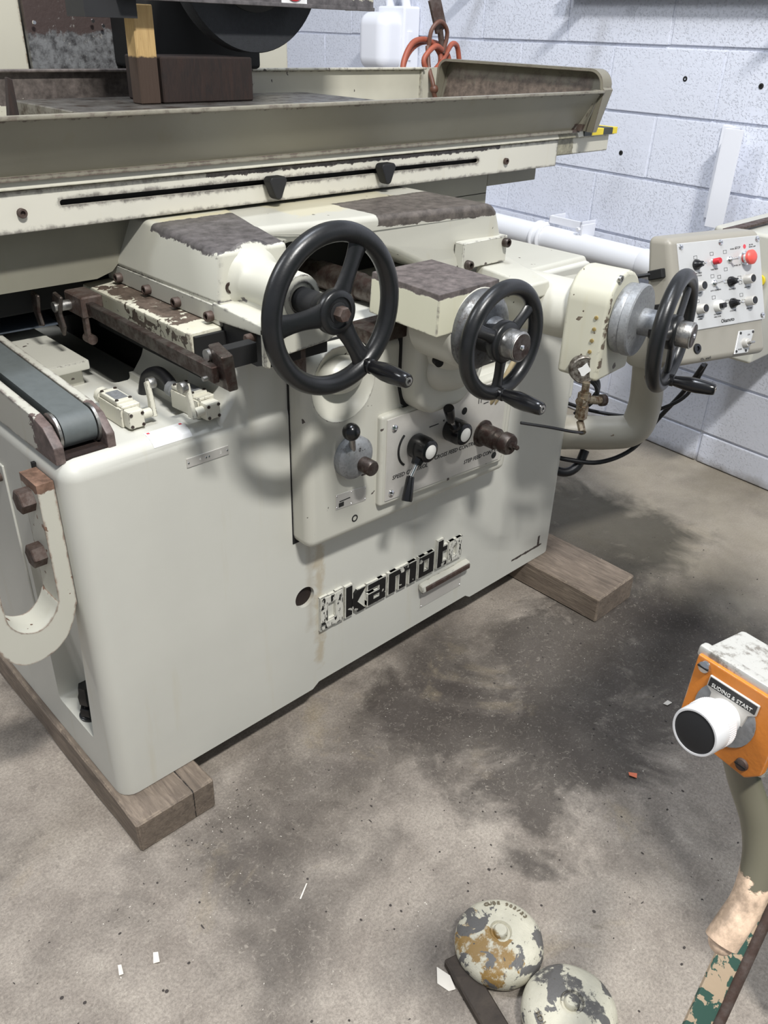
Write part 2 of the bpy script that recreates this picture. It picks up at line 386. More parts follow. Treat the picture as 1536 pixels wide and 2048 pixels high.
class MB:
    def __init__(s, frame=None):
        s.bm = bmesh.new()
        s.f = frame or Matrix()
        s.wn = False

    def _fin(s, vs, mat4=None):
        if mat4 is not None:
            bmesh.ops.transform(s.bm, matrix=mat4, verts=vs)
        return s

    def _bevel(s, faces, bev, seg, ang=20):
        if bev <= 0:
            return
        s.wn = True
        es = set()
        for f in faces:
            for e in f.edges:
                if len(e.link_faces) == 2 and e.calc_face_angle(0) > R(ang):
                    es.add(e)
        bmesh.ops.bevel(s.bm, geom=list(es), offset=bev, segments=seg, profile=0.5, affect='EDGES', clamp_overlap=True)

    def box(s, lo, hi, bev=0.0, seg=2, rot=None):
        c = [(a + b) / 2 for a, b in zip(lo, hi)]
        vs = [s.bm.verts.new((x, y, z)) for x in (lo[0], hi[0]) for y in (lo[1], hi[1]) for z in (lo[2], hi[2])]
        idx = [(0, 1, 3, 2), (4, 6, 7, 5), (0, 4, 5, 1), (2, 3, 7, 6), (0, 2, 6, 4), (1, 5, 7, 3)]
        if rot is not None:
            mt = Matrix.Translation(c) @ rot.to_4x4() @ Matrix.Translation([-x for x in c])
            for v in vs:
                v.co = mt @ v.co
        fs = [s.bm.faces.new([vs[i] for i in q]) for q in idx]
        bmesh.ops.recalc_face_normals(s.bm, faces=fs)
        s._bevel(fs, bev, seg)
        return s

    def hexa(s, pts, bev=0.0, seg=2):
        """8 corners: bottom loop of 4 then top loop of 4"""
        vs = [s.bm.verts.new(p) for p in pts]
        idx = [(3, 2, 1, 0), (4, 5, 6, 7), (0, 1, 5, 4), (1, 2, 6, 5), (2, 3, 7, 6), (3, 0, 4, 7)]
        fs = [s.bm.faces.new([vs[i] for i in q]) for q in idx]
        bmesh.ops.recalc_face_normals(s.bm, faces=fs)
        s._bevel(fs, bev, seg)
        return s

    def prism(s, pts, plane, a0, a1, bev=0.0, seg=2, ang=20, holes=None):
        def P(p, a):
            return {'xy': (p[0], p[1], a), 'xz': (p[0], a, p[1]), 'yz': (a, p[0], p[1])}[plane]
        A = [s.bm.verts.new(P(p, a0)) for p in pts]
        B = [s.bm.verts.new(P(p, a1)) for p in pts]
        n = len(pts)
        fs = [s.bm.faces.new(A), s.bm.faces.new(B[::-1])]
        for i in range(n):
            fs.append(s.bm.faces.new([A[i], B[i], B[(i + 1) % n], A[(i + 1) % n]]))
        bmesh.ops.recalc_face_normals(s.bm, faces=fs)
        s._bevel(fs, bev, seg, ang)
        return s

    def lathe(s, p0, axis, prof, n=28, closed=True):
        """prof: list of (radius, height along axis)"""
        q = Vector(axis).normalized().to_track_quat('Z', 'Y').to_matrix()
        p0 = Vector(p0)
        rings = []
        for r, h in prof:
            rings.append([s.bm.verts.new(p0 + q @ Vector((r * math.cos(2 * math.pi * i / n), r * math.sin(2 * math.pi * i / n), h))) for i in range(n)])
        fs = []
        for a, b in zip(rings, rings[1:]):
            for i in range(n):
                fs.append(s.bm.faces.new([a[i], a[(i + 1) % n], b[(i + 1) % n], b[i]]))
        if closed:
            fs.append(s.bm.faces.new(rings[0][::-1]))
            fs.append(s.bm.faces.new(rings[-1]))
        bmesh.ops.recalc_face_normals(s.bm, faces=fs)
        return s

    def cyl(s, p0, p1, r, r1=None, n=24, bev=0.0):
        a = Vector(p1) - Vector(p0)
        L = a.length
        r1 = r if r1 is None else r1
        if bev:
            pr = [(r - bev, 0), (r - bev * .3, bev * .3), (r, bev), (r1, L - bev), (r1 - bev * .3, L - bev * .3), (r1 - bev, L)]
        else:
            pr = [(r, 0), (r1, L)]
        return s.lathe(p0, a, pr, n)

    def hexbolt(s, p, axis, r, h, sock=False):
        if sock:
            s.lathe(p, axis, [(r, 0), (r, h * .9), (r * .9, h), (r * .55, h), (r * .55, h * .4)], 14)
        else:
            s.lathe(p, axis, [(r, 0), (r, h * .92), (r * .9, h)], 6)
        return s

    def tube(s, pts, r, n=10, sub=6, caps=True, flat=1.0):
        P = [Vector(p) for p in pts]
        if sub > 1 and len(P) > 2:
            Q = []
            for i in range(len(P) - 1):
                a, b, c2, d = P[max(i - 1, 0)], P[i], P[i + 1], P[min(i + 2, len(P) - 1)]
                for k2 in range(sub):
                    t = k2 / sub
                    Q.append(0.5 * ((2 * b) + (-a + c2) * t + (2 * a - 5 * b + 4 * c2 - d) * t * t + (-a + 3 * b - 3 * c2 + d) * t ** 3))
            Q.append(P[-1])
            rs = r if callable(r) else (lambda t: r)
            P = Q
        else:
            rs = r if callable(r) else (lambda t: r)
        up = None
        rings = []
        for i, p in enumerate(P):
            t = (P[min(i + 1, len(P) - 1)] - P[max(i - 1, 0)]).normalized()
            if up is None:
                up = t.orthogonal().normalized()
            up = (up - t * up.dot(t)).normalized()
            side = t.cross(up)
            rr = rs(i / (len(P) - 1))
            rings.append([s.bm.verts.new(p + rr * (math.cos(2 * math.pi * k2 / n) * up + flat * math.sin(2 * math.pi * k2 / n) * side)) for k2 in range(n)])
        fs = []
        for a, b in zip(rings, rings[1:]):
            for i in range(n):
                fs.append(s.bm.faces.new([a[i], a[(i + 1) % n], b[(i + 1) % n], b[i]]))
        if caps:
            fs.append(s.bm.faces.new(rings[0][::-1]))
            fs.append(s.bm.faces.new(rings[-1]))
        bmesh.ops.recalc_face_normals(s.bm, faces=fs)
        return s

    def sphere(s, c, r, sc=(1, 1, 1), u=24, v=14):
        mt = Matrix.Translation(c) @ Matrix.Diagonal((*[r * x for x in sc], 1))
        bmesh.ops.create_uvsphere(s.bm, u_segments=u, v_segments=v, radius=1, matrix=mt)
        return s

    def torus(s, c, axis, RR, r, n=56, k=14, flat=1.0):
        q = Vector(axis).normalized().to_track_quat('Z', 'Y').to_matrix()
        rings = []
        for i in range(n):
            a = 2 * math.pi * i / n
            rings.append([s.bm.verts.new(Vector(c) + q @ Vector(((RR + r * math.cos(b)) * math.cos(a), (RR + r * math.cos(b)) * math.sin(a), flat * r * math.sin(b))))
                          for b in [2 * math.pi * j / k for j in range(k)]])
        for i in range(n):
            a, b = rings[i], rings[(i + 1) % n]
            for j in range(k):
                s.bm.faces.new([a[j], b[j], b[(j + 1) % k], a[(j + 1) % k]])
        return s

    def text(s, body, loc, rot, size, ext=0.0005, align='CENTER', bold=0.0, sx=1.0, shear=0.0):
        cu = bpy.data.curves.new('t', 'FONT')
        cu.body = body
        cu.size = size
        cu.extrude = ext
        cu.align_x = align
        cu.align_y = 'CENTER'
        cu.offset = bold
        cu.shear = shear
        cu.resolution_u = 2
        to = bpy.data.objects.new('t', cu)
        col.objects.link(to)
        dg = bpy.context.evaluated_depsgraph_get()
        me = bpy.data.meshes.new_from_object(to.evaluated_get(dg))
        mt = Matrix.Translation(loc) @ rot.to_4x4() @ Matrix.Diagonal((sx, 1, 1, 1))
        me.transform(mt)
        s.bm.from_mesh(me)
        bpy.data.objects.remove(to)
        bpy.data.curves.remove(cu)
        bpy.data.meshes.remove(me)
        return s

    def mesh(s, name, mat, smooth=40):
        bmesh.ops.transform(s.bm, matrix=s.f, verts=s.bm.verts)
        me = bpy.data.meshes.new(name)
        s.bm.to_mesh(me)
        s.bm.free()
        if smooth:
            me.shade_smooth()
            me.set_sharp_from_angle(angle=R(smooth))
        if s.wn and smooth and len(me.polygons) < 9000:
            weighted_normals(me, smooth)
        me.materials.append(M[mat])
        return me

    def build(s, name, mat, parent=None, smooth=40, base=False, **props):
        me = s.mesh(name, mat, smooth)
        xs = [v.co for v in me.vertices]
        lo = Vector([min(v[i] for v in xs) for i in range(3)])
        hi = Vector([max(v[i] for v in xs) for i in range(3)])
        c = (lo + hi) / 2
        if base:
            c.z = lo.z
        me.transform(Matrix.Translation(-c))
        return place(name, me, c, parent, **props)


def place(name, me, world_loc, parent=None, **props):
    o = bpy.data.objects.new(name, me)
    col.objects.link(o)
    W = Matrix.Translation(world_loc)
    if parent is not None:
        o.parent = parent
        o.matrix_parent_inverse = Matrix()
        L = wmat(parent).inverted() @ W
        o.location, o.rotation_euler = L.to_translation(), L.to_euler()
    else:
        o.location = world_loc
    WORLD[o] = W
    for k2, v in props.items():
        o[k2] = v
    return o


def thing(name, loc, label, cat, group=None):
    o = bpy.data.objects.new(name, None)
    col.objects.link(o)
    o.empty_display_size = 0.05
    o.location = loc
    WORLD[o] = Matrix.Translation(loc)
    o['label'] = label
    o['category'] = cat
    if group:
        o['group'] = group
    return o


def repeat(src, locs, parent=None):
    """further copies of a part; the mesh data is shared"""
    out = []
    for l in locs:
        out.append(place(src.name.split('.')[0], src.data, Vector(l), parent or src.parent))
    return out


def cut(o, *cutters, op='DIFFERENCE'):
    for cme in cutters:
        co = bpy.data.objects.new('cut', cme)
        col.objects.link(co)
        co.matrix_world = Matrix.Translation(-WORLD[o].to_translation()) if False else Matrix()
        # bring cutter (world coords) into the object's own coordinates
        cme.transform(WORLD[o].inverted())
        tmp = bpy.data.objects.new('tmp', o.data)
        col.objects.link(tmp)
        md = tmp.modifiers.new('b', 'BOOLEAN')
        md.object = co
        md.operation = op
        md.solver = 'EXACT'
        dg = bpy.context.evaluated_depsgraph_get()
        dg.update()
        me = bpy.data.meshes.new_from_object(tmp.evaluated_get(dg))
        old = o.data
        mats = [x for x in old.materials]
        o.data = me
        me.materials.clear()
        for x in mats[:1]:
            me.materials.append(x)
        for p in me.polygons:
            p.material_index = 0
        me.shade_smooth()
        weighted_normals(me, 38)
        bpy.data.objects.remove(tmp)
        bpy.data.objects.remove(co)
    return o


RXZ = Matrix.Rotation(R(90), 3, 'X')          # text standing in the xz plane, facing -y

# ================================================================== SETTING
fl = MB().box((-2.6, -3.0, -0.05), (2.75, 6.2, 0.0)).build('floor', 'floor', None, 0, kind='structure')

MB().box((-2.6, 6.2, 0), (3.2, 6.35, 3.0)).build('wall_back', 'backwall', None, 0, kind='structure')
UW = Vector((0.079, 1, 0)).normalized()       # direction along the wall
NW = Vector((-UW.y, UW.x, 0))                 # out of the wall, into the room
FW = Matrix((UW, -NW, Vector((0, 0, 1)))).transposed().to_4x4()
FW.translation = Vector((2.628, 0.332, 0))    # local: x along wall (away), y into wall, z up
wall = MB(FW).box((-3.4, 0.006, 0), (6.0, 0.16, 3.0)).build('wall_right', 'wall', None, 0, kind='structure')
blocks = []
for v in range(4):
    b = MB(FW.to_3x3().to_4x4())
    rr = random.Random(v)
    L = 0.465
    b.box((-L / 2, -0.006, -0.1070), (L / 2, 0.02, 0.1070), 0.003, 2)
    for vt in b.bm.verts:
        if vt.co.y < 0.01:
            vt.co += Vector((rr.uniform(-1, 1) * .0015, rr.uniform(-1, 1) * .0012, rr.uniform(-1, 1) * .0018))
    blocks.append(b.mesh('block', 'wall', 50))
zs = [0.132 + 0.2243 * k for k in range(-1, 11)]
for r_, z0 in enumerate(zs):
    off = 0.0 if r_ % 2 == 0 else 0.2375
    for k in range(-3, 12):
        along = -0.009 + off + 0.475 * k + 0.2375
        zc = z0 + 0.11215
        if z0 < 0:
            continue
        jit = random.uniform(-0.0012, 0.0012)
        place('block', blocks[random.randrange(4)], FW @ Vector((along, 0.003 + jit, zc)), wall)
# mortar in the upright joints, nearly flush
mj = MB(FW.to_3x3().to_4x4()).box((-0.0062, -0.003, -0.106), (0.0062, 0.02, 0.106), 0.001, 1).mesh('mortar_joint', 'wall', 50)
for r_, z0 in enumerate(zs):
    if z0 > 0:
        for k in range(-3, 12):
            place('mortar_joint', mj, FW @ Vector((-0.009 + (0.0 if r_ % 2 == 0 else 0.2375) + 0.475 * k, 0.003, z0 + 0.11215)), wall)
# bottom half course
b = MB(FW.to_3x3().to_4x4()).box((-0.2328, -0.006, -0.062), (0.2328, 0.02, 0.062), 0.006, 2).mesh('block', 'wall', 50)
for k in range(-3, 12):
    place('block', b, FW @ Vector((-0.009 + 0.475 * k, 0.003, 0.065)), wall)


def WP(along, out, z):
    return FW @ Vector((along, -out, z))


def wm():
    return MB(FW)


# drilled holes with plugs in the blockwork
for (al, z) in ((0.135, 1.38), (-0.16, 1.374), (0.36, 1.11), (-0.12, 1.118)):
    q = wm()
    q.lathe((al, -0.0035, z), (0, -1, 0), [(0.009, 0), (0.009, 0.001), (0.0075, 0.002), (0.0035, 0.002), (0.0035, 0.0)], 14)
    q.build('wall_plug', 'dark', wall)

# white drain pipe with couplings
t = thing('drain_pipe', WP(0.6, 0.11, 0.0), 'thick white painted drain pipe running along the block wall behind the machine', 'pipe')
PY = -0.105
p = wm()
p.cyl((-3.2, PY, 0.728), (3.6, PY, 0.770), 0.052, n=28)
p.build('pipe_run', 'whitepipe', t)
for al in (0.05, 0.62, -1.6):
    z = 0.748 + al * 0.0062
    ln = 0.11 if al != 0.62 else 0.0
    if al == 0.62:
        c_ = wm()
        for dx in (-0.022, 0.016):
            c_.lathe((al + dx, PY, z), (1, 0, 0), [(0.053, 0), (0.066, 0.004), (0.066, 0.010), (0.053, 0.022)], 28)
        c_.cyl((al - 0.022, PY, z), (al + 0.022, PY, z), 0.056, n=28)
        c_.build('socket_collar', 'whitepipe', t)
    else:
        c_ = wm()
        c_.cyl((al - ln / 2, PY, z), (al + ln / 2, PY, z), 0.0555, n=28, bev=0.003)
        c_.build('coupling', 'whitepipe', t)
br = wm()
br.box((0.43, -0.10, 0.815), (0.60, -0.09, 0.845), 0.002)
br.box((0.43, -0.10, 0.815), (0.436, -0.0, 0.845), 0.002)
br.box((0.594, -0.10, 0.815), (0.60, -0.0, 0.845), 0.002)
br.box((0.40, -0.125, 0.79), (0.41, -0.04, 0.84), 0.002)
br.build('pipe_bracket', 'white', t)
MB(FW).hexbolt((0.415, -0.127, 0.822), (0, -1, 0), 0.009, 0.012).build('nut', 'white', t)
pl = wm()
pl.box((0.50, -0.03, 0.42), (0.56, -0.0, 0.72), 0.004)
pl.box((0.52, -0.10, 0.655), (0.545, -0.0, 0.69), 0.003)
pl.build('support_bracket', 'white', t)

# low grey trunking under the pipe
tr = wm()
tr.box((-0.02, -0.055, 0.575), (3.6, -0.0, 0.632), 0.004)
tr.box((-0.02, -0.075, 0.560), (3.6, -0.055, 0.572), 0.002)
o = tr.build('cable_trunking', 'rubber', None)
o['label'] = 'dark rubber edged cable trunking fixed to the block wall under the white pipe'
o['category'] = 'trunking'

# white steel shelf bracket on the wall
t = thing('wall_bracket', WP(-0.13, 0, 0.9), 'white painted steel angle bracket bolted to the block wall above the control console', 'bracket')
a = wm()
a.box((-0.10, -0.012, 0.935), (-0.055, -0.0, 1.245), 0.002)
a.prism([(-0.012, 0.93), (-0.012, 1.245), (-0.105, 1.245), (-0.105, 1.0), (-0.09, 0.93)], 'yz', -0.125, -0.119, 0.001)
a.box((-0.19, -0.105, 0.925), (-0.122, -0.099, 1.245), 0.001)
a.build('angle', 'white', t)
bn = MB(FW).hexbolt((-0.078, -0.012, 1.19), (0, -1, 0), 0.009, 0.008).build('nut', 'white', t)
repeat(bn, [Vector(wmat(bn).to_translation()) - Vector((0, 0, 0.20))])

# conduit line of the shelf above (casts the shade along the top of the wall)
t = thing('wall_shelf', WP(0.4, 0.15, 1.66), 'grey steel shelf edge on the block wall at the very top right', 'shelf')
s_ = wm()
s_.box((-1.6, -0.055, 1.655), (0.70, -0.0, 1.672), 0.002)
s_.build('shelf_board', 'dark', t)
s_ = wm()
s_.box((-1.6, -0.062, 1.632), (0.70, -0.055, 1.675), 0.002)
s_.build('front_rail', 'castalu', t)

for al_ in (0.46, 1.15, 3.0, -0.4):  # arms out of view, added to cast soft shadow bands on the wall
    a = wm()
    a.box((al_ - 0.02, -0.26, 1.735), (al_ + 0.02, -0.0, 1.750), 0.002)
    a.prism([(-0.24, 1.735), (-0.0, 1.735), (-0.0, 1.70)], 'yz', al_ - 0.004, al_ + 0.004)
    a.build('shadow_arm', 'castalu', t)

# isolator switch box on the wall
t = thing('isolator_switch', WP(1.75, 0, 1.3), 'white painted metal isolator box with bulging cover on the block wall', 'switch box')
a = wm()
a.box((1.60, -0.10, 1.31), (1.80, -0.0, 1.600), 0.012, 3)
a.build('enclosure', 'white', t)
a = wm()
a.box((1.62, -0.21, 1.335), (1.825, -0.05, 1.575), 0.055, 6)
a.build('cover', 'white', t)
a = wm()
a.tube([(1.76, -0.05, 1.59), (1.76, -0.06, 1.64), (1.72, -0.06, 1.67), (1.66, -0.06, 1.65), (1.64, -0.05, 1.59)], 0.020, 14)
a.build('conduit_bend', 'white', t)
a = wm()
a.box((1.592, -0.08, 1.44), (1.602, -0.05, 1.50), 0.004, 2)
a.box((1.592, -0.07, 1.38), (1.602, -0.055, 1.42), 0.003, 2)
a.build('latch', 'white', t)

# cream wall box at the right edge
t = thing('electrical_enclosure', (2.35, -0.08, 0.62), 'cream metal electrical box on the wall at the right edge beyond the console', 'electrical box')
MB().box((2.17, -0.20, 0.60), (2.575, 0.02, 1.0), 0.012, 3).build('enclosure', 'cream_clean', t)
MB().cyl((2.168, -0.165, 0.865), (2.158, -0.165, 0.865), 0.018, n=20).build('warning_sticker', 'yellow', t)
sp = MB().box((2.06, -0.09, 1.008), (2.40, -0.06, 1.016), 0.001).build('steel_strip', 'rusty', None)
sp['label'] = 'thin rusty steel strip lying across the top of the cream electrical box'
sp['category'] = 'strip'

# ================================================================== TIMBERS
def timber(name, lo, hi, mat, label, group=None):
    b = MB()
    b.box(lo, hi, 0.0)
    bmesh.ops.subdivide_edges(b.bm, edges=[e for e in b.bm.edges if abs((e.verts[0].co - e.verts[1].co).y) > 0.3], cuts=14)
    for v in b.bm.verts:
        n_ = noise.noise_vector(v.co * 9)
        v.co += n_ * 0.0035
        if v.co.z > (lo[2] + hi[2]) / 2:
            v.co.z = min(v.co.z, hi[2])
        v.co.z = max(v.co.z, 0.0005)
    b._bevel(b.bm.faces[:], 0.004, 1, 40)
    o = b.build(name, mat, None, 30, True)
    o['label'] = label
    o['category'] = 'timber'
    return o


timber('support_timber', (-0.012, -0.075, 0), (0.170, 1.35, 0.0845), 'timber',
       'long weathered timber under the left end of the grinder, dark crack near its end')
timber('support_timber', (1.37, -0.26, 0), (1.565, 1.35, 0.0845), 'timber',
       'weathered timber under the right end of the grinder, end poking out front')

# ================================================================== GRINDER
G = thing('surface_grinder', (0.74, 0.6, 0.0), 'large cream painted surface grinding machine with three black handwheels standing on two timbers', 'grinding machine')

# ---- base casting
body = MB()
body.box((0, 0, 0.02), (1.485, 1.30, 0.868), 0.034, 5)
base = body.build('base_casting', 'base', G)
rz = MB()
rz.prism([(0.30, 0.80), (0.305, 0.862), (0.335, 0.90), (0.352, 0.975), (0.372, 0.992), (1.470, 0.992), (1.485, 0.978), (1.485, 0.60), (0.5, 0.60)], 'xz', 0.004, 1.28, 0.02, 3)
cut(base, rz.mesh('c', 'base'), op='UNION')
c1 = MB().box((0.40, 0.30, 0.78), (1.10, 1.22, 1.2), 0.01, 2).mesh('c', 'base')
c2 = MB().box((0.262, 0.33, 0.80), (0.5, 1.22, 1.2), 0.012, 2).mesh('c', 'base')
c3 = MB().box((0.238, 0.075, 0.852), (0.300, 0.9, 1.0), 0.006, 2).mesh('c', 'base')
cut(base, c1, c2, c3)
# pocket in the left end above the foot, front foot notches
pk = MB()
pk.hexa([(-0.3, 0.100, 0.185), (0.062, 0.105, 0.185), (0.062, 0.268, 0.185), (-0.3, 0.278, 0.185),
         (-0.3, 0.045, 0.62), (0.012, 0.058, 0.60), (0.012, 0.262, 0.60), (-0.3, 0.262, 0.62)], 0.012, 3)
pk2 = MB()
pk2.prism([(-0.2, -0.1), (1.7, -0.1), (1.7, 0.0852), (1.095, 0.0852), (1.075, 0.099), (0.53, 0.099), (0.51, 0.0852), (-0.2, 0.0852)], 'xz', -0.2, 1.5, 0)
pk3 = MB().cyl((0.492, -0.1, 0.375), (0.492, 0.014, 0.375), 0.027, n=32)
cut(base, pk.mesh('c', 'base'), pk2.mesh('c', 'base'), pk3.mesh('c', 'base'))
MB().cyl((0.492, 0.0145, 0.375), (0.492, 0.010, 0.375), 0.0265, n=28).build('drain_plug', 'oilwood', G)
# black way well and ways under the saddle
MB().box((0.41, 0.42, 0.79), (1.09, 1.2, 0.93), 0.005).build('guideway', 'dark', G)
# access panel in the left end
ap = MB().box((-0.004, 0.285, 0.30), (0.001, 0.75, 0.765), 0.0015, 1).build('access_panel', 'base', G)
MB().hexbolt((-0.004, 0.305, 0.735), (-1, 0, 0), 0.009, 0.01, True).build('panel_screw', 'rusty', ap)
# levelling bolt on the foot
lb = MB()
lb.lathe((0.028, 0.175, 0.186), (0, 0, 1), [(0.024, 0), (0.024, 0.004), (0.02, 0.006)], 20)
lb.lathe((0.028, 0.175, 0.190), (0, 0, 1), [(0.021, 0), (0.021, 0.022), (0.019, 0.025)], 6)
lb.lathe((0.028, 0.175, 0.214), (0, 0, 1), [(0.012, 0), (0.012, 0.012)], 16)
lb.lathe((0.028, 0.175, 0.226), (0, 0, 1), [(0.019, 0), (0.020, 0.022), (0.017, 0.03), (0.016, 0.045)], 6)
lb.build('levelling_bolt', 'plastic', G)

# ---- lifting hook on the left end
def spline(pts, sub=4):
    P = [Vector(p) for p in pts]
    out = []
    for i in range(len(P) - 1):
        a, b_, c_, d = P[max(i - 1, 0)], P[i], P[i + 1], P[min(i + 2, len(P) - 1)]
        for k in range(sub):
            t = k / sub
            out.append(tuple(0.5 * ((2 * b_) + (-a + c_) * t + (2 * a - 5 * b_ + 4 * c_ - d) * t * t + (-a + 3 * b_ - 3 * c_ + d) * t ** 3)))
    return out + [tuple(P[-1])]


hk = MB()
hk.prism(spline([(-0.001, 0.832), (-0.001, 0.60), (-0.004, 0.575), (-0.014, 0.545), (-0.032, 0.515), (-0.062, 0.494), (-0.105, 0.490), (-0.134, 0.510), (-0.150, 0.545), (-0.158, 0.60), (-0.158, 0.70)]) + spline([(-0.126, 0.70), (-0.126, 0.605), (-0.116, 0.575), (-0.098, 0.558), (-0.073, 0.553), (-0.050, 0.568), (-0.036, 0.592), (-0.032, 0.62), (-0.031, 0.832)]), 'xz', 0.042, 0.110, 0.003, 2, 30)
hook = hk.build('lifting_hook', 'hook', G)
hb = MB().hexbolt((-0.031, 0.076, 0.795), (-1, 0, 0), 0.022, 0.024).build('hex_bolt', 'rusty', hook)
repeat(hb, [WORLD[hb].to_translation() + Vector((0, 0, -0.11))])
MB().box((-0.006, 0.110, 0.60), (0.0005, 0.118, 0.84)).build('hook_gap_shade', 'dark', G)  # dark strip painting in the shadow gap beside the hook

# ---- apron cover on the front
apo = [(0.465, 0.535), (1.125, 0.515), (1.135, 0.80), (0.745, 0.80), (0.742, 0.962), (0.465, 0.968)]
apron = MB().prism(apo, 'xz', -0.055, 0.0, 0.0).build('apron_cover', 'cream', G)
ab = bmesh.new()
ab.from_mesh(apron.data)
es = [e for e in ab.edges if e.calc_face_angle(0) > R(20) and not all(v.co.y > 0.02 for v in e.verts)]
bmesh.ops.bevel(ab, geom=es, offset=0.022, segments=4, profile=0.5, affect='EDGES')
ab.to_mesh(apron.data)
ab.free()
apron.data.shade_smooth()
apron.data.set_sharp_from_angle(angle=R(45))
sc = MB().sphere((0.562, -0.090, 0.895), 1.0, (0.092, 0.082, 0.090), 48, 28)
cut(apron, sc.mesh('c', 'cream'))
MB().sphere((0.580, -0.020, 0.900), 1.0, (0.056, 0.040, 0.040), 32, 20).build('scoop_rib', 'cream_clean', G)
MB().prism([(0.4625, 0.532), (1.128, 0.512), (1.138, 0.805), (0.748, 0.805), (0.745, 0.968), (0.4625, 0.971)], 'xz', -0.0015, 0.002, 0.0).build('seam_gasket', 'dark', G)
sl = MB()
sl.prism([(0.655, 0.580), (1.085, 0.556), (1.092, 0.800), (0.655, 0.800)], 'xz', -0.069, -0.04, 0.008, 3)
sl.build('plate_boss', 'cream', G)
# control plate with print
cp = MB().prism([(0.669, 0.592), (1.066, 0.570), (1.070, 0.790), (0.669, 0.790)], 'xz', -0.0715, -0.068, 0.001, 1).build('control_plate', 'alu', G)
RT = RXZ @ Matrix.Rotation(R(-2), 3, 'Z')
for wd, x_, z_ in (('SPEED CONTROL', 0.745, 0.643), ('CROSS FEED CONTROL', 0.900, 0.648), ('STEP FEED CONTROL', 1.000, 0.602)):
    MB().text(wd, (x_, -0.072, z_), RT, 0.0145, 0.0003, shear=0.15).build('control_caption', 'black_print', cp, 0)
for lo_, hi_ in (((0.80, 0.735), (0.83, 0.737)), ((0.845, 0.737), (0.849, 0.741)), ((0.985, 0.742), (1.003, 0.744)), ((0.965, 0.748), (0.967, 0.772)), ((0.974, 0.748), (0.976, 0.772))):
    MB().box((lo_[0], -0.0722, lo_[1]), (hi_[0], -0.0716, hi_[1])).build('print_mark', 'black_print', cp, 0)
arc = MB()
pts = [(0.750 + 0.046 * math.cos(R(a_)), -0.072, 0.705 + 0.046 * math.sin(R(a_))) for a_ in range(130, 235, 8)]
arc.tube(pts, 0.0028, 6, 1)
arc.build('scale_slot', 'dark', cp)
sc_ = MB().lathe((0.690, -0.0715, 0.766), (0, -1, 0), [(0.0085, 0), (0.0075, 0.003), (0.003, 0.005), (0.002, 0.003)], 14).build('plate_screw', 'chrome', cp)
repeat(sc_, [WORLD[sc_].to_translation() + Vector(d) for d in ((-0.003, 0, -0.158),)])
hh = MB().lathe((1.045, -0.0712, 0.588), (0, -1, 0), [(0.009, 0), (0.009, 0.001)], 16).build('screw_hole', 'dark', cp)
repeat(hh, [WORLD[hh].to_translation() + Vector(d) for d in ((-0.128, 0, 0.155),)])


# lever knobs
def lever_knob(c, tip0, tip1, name):
    b = MB()
    b.lathe(c, (0, -1, 0), [(0.027, 0), (0.029, 0.004), (0.029, 0.030), (0.026, 0.044), (0.022, 0.047)], 28)
    a0 = Vector((c[0], c[1] - 0.024, c[2]))
    d = (Vector(tip0) - a0).normalized()
    b.cyl(a0 + d * 0.012, a0 + d * 0.040, 0.017, 0.012, 8)
    k_ = b.build(name, 'plastic', G)
    MB().lathe((c[0], c[1] - 0.0465, c[2]), (0, -1, 0), [(0.0165, 0), (0.0165, 0.0012), (0.0155, 0.002)], 24).build('knob_cap', 'whitecap', k_)
    MB().cyl(a0 + d * 0.036, Vector(tip0), 0.0055, n=14).build('lever_rod', 'chrome', k_)
    e = (Vector(tip1) - Vector(tip0))
    L = e.length
    MB().lathe(tip0, e, [(0.0085, 0), (0.0092, 0.003), (0.0125, L - 0.004), (0.0115, L)], 18).build('lever_grip', 'plastic', k_)


lever_knob((0.758, -0.0715, 0.705), (0.712, -0.105, 0.655), (0.690, -0.118, 0.606), 'speed_lever')
lever_knob((0.872, -0.0715, 0.712), (0.826, -0.112, 0.758), (0.803, -0.122, 0.798), 'cross_feed_lever')
# feed cylinder knob
fk = MB()
fk.lathe((0.992, -0.0715, 0.664), (0, -1, 0), [(0.034, 0), (0.034, 0.003), (0.0265, 0.004), (0.0265, 0.045), (0.0225, 0.047), (0.0225, 0.062), (0.0265, 0.066), (0.0265, 0.082), (0.023, 0.089), (0.010, 0.090)], 26)
fko = fk.build('step_feed_knob', 'darkmetal', G)
MB().lathe((0.992, -0.160, 0.664), (0, -1, 0), [(0.011, 0), (0.011, 0.009), (0.006, 0.010), (0.006, 0.020), (0.004, 0.022)], 6).build('adjusting_screw', 'darkmetal', fko)

# stop valve with ball lever
vl = MB()
vl.lathe((0.580, -0.055, 0.730), (0, -1, 0), [(0.047, 0), (0.047, 0.017), (0.043, 0.020), (0.035, 0.026), (0.020, 0.026)], 30)
vo = vl.build('valve_dial', 'castalu', G)
MB().lathe((0.592, -0.075, 0.716), (0, -1, 0), [(0.017, 0), (0.017, 0.034), (0.015, 0.037)], 22).build('valve_stem', 'darkmetal', vo)
MB().cyl((0.567, -0.075, 0.757), (0.554, -0.088, 0.792), 0.0075, 0.006, 14).build('lever_stem', 'steel', vo)
MB().sphere((0.549, -0.091, 0.806), 0.0185).build('ball_knob', 'plastic', vo)
tv = MB()
tv.text('0 . .', (0.588, -0.0815, 0.752), RXZ, 0.012, 0.0003)
tv.build('dial_mark', 'black_print', vo, 0)
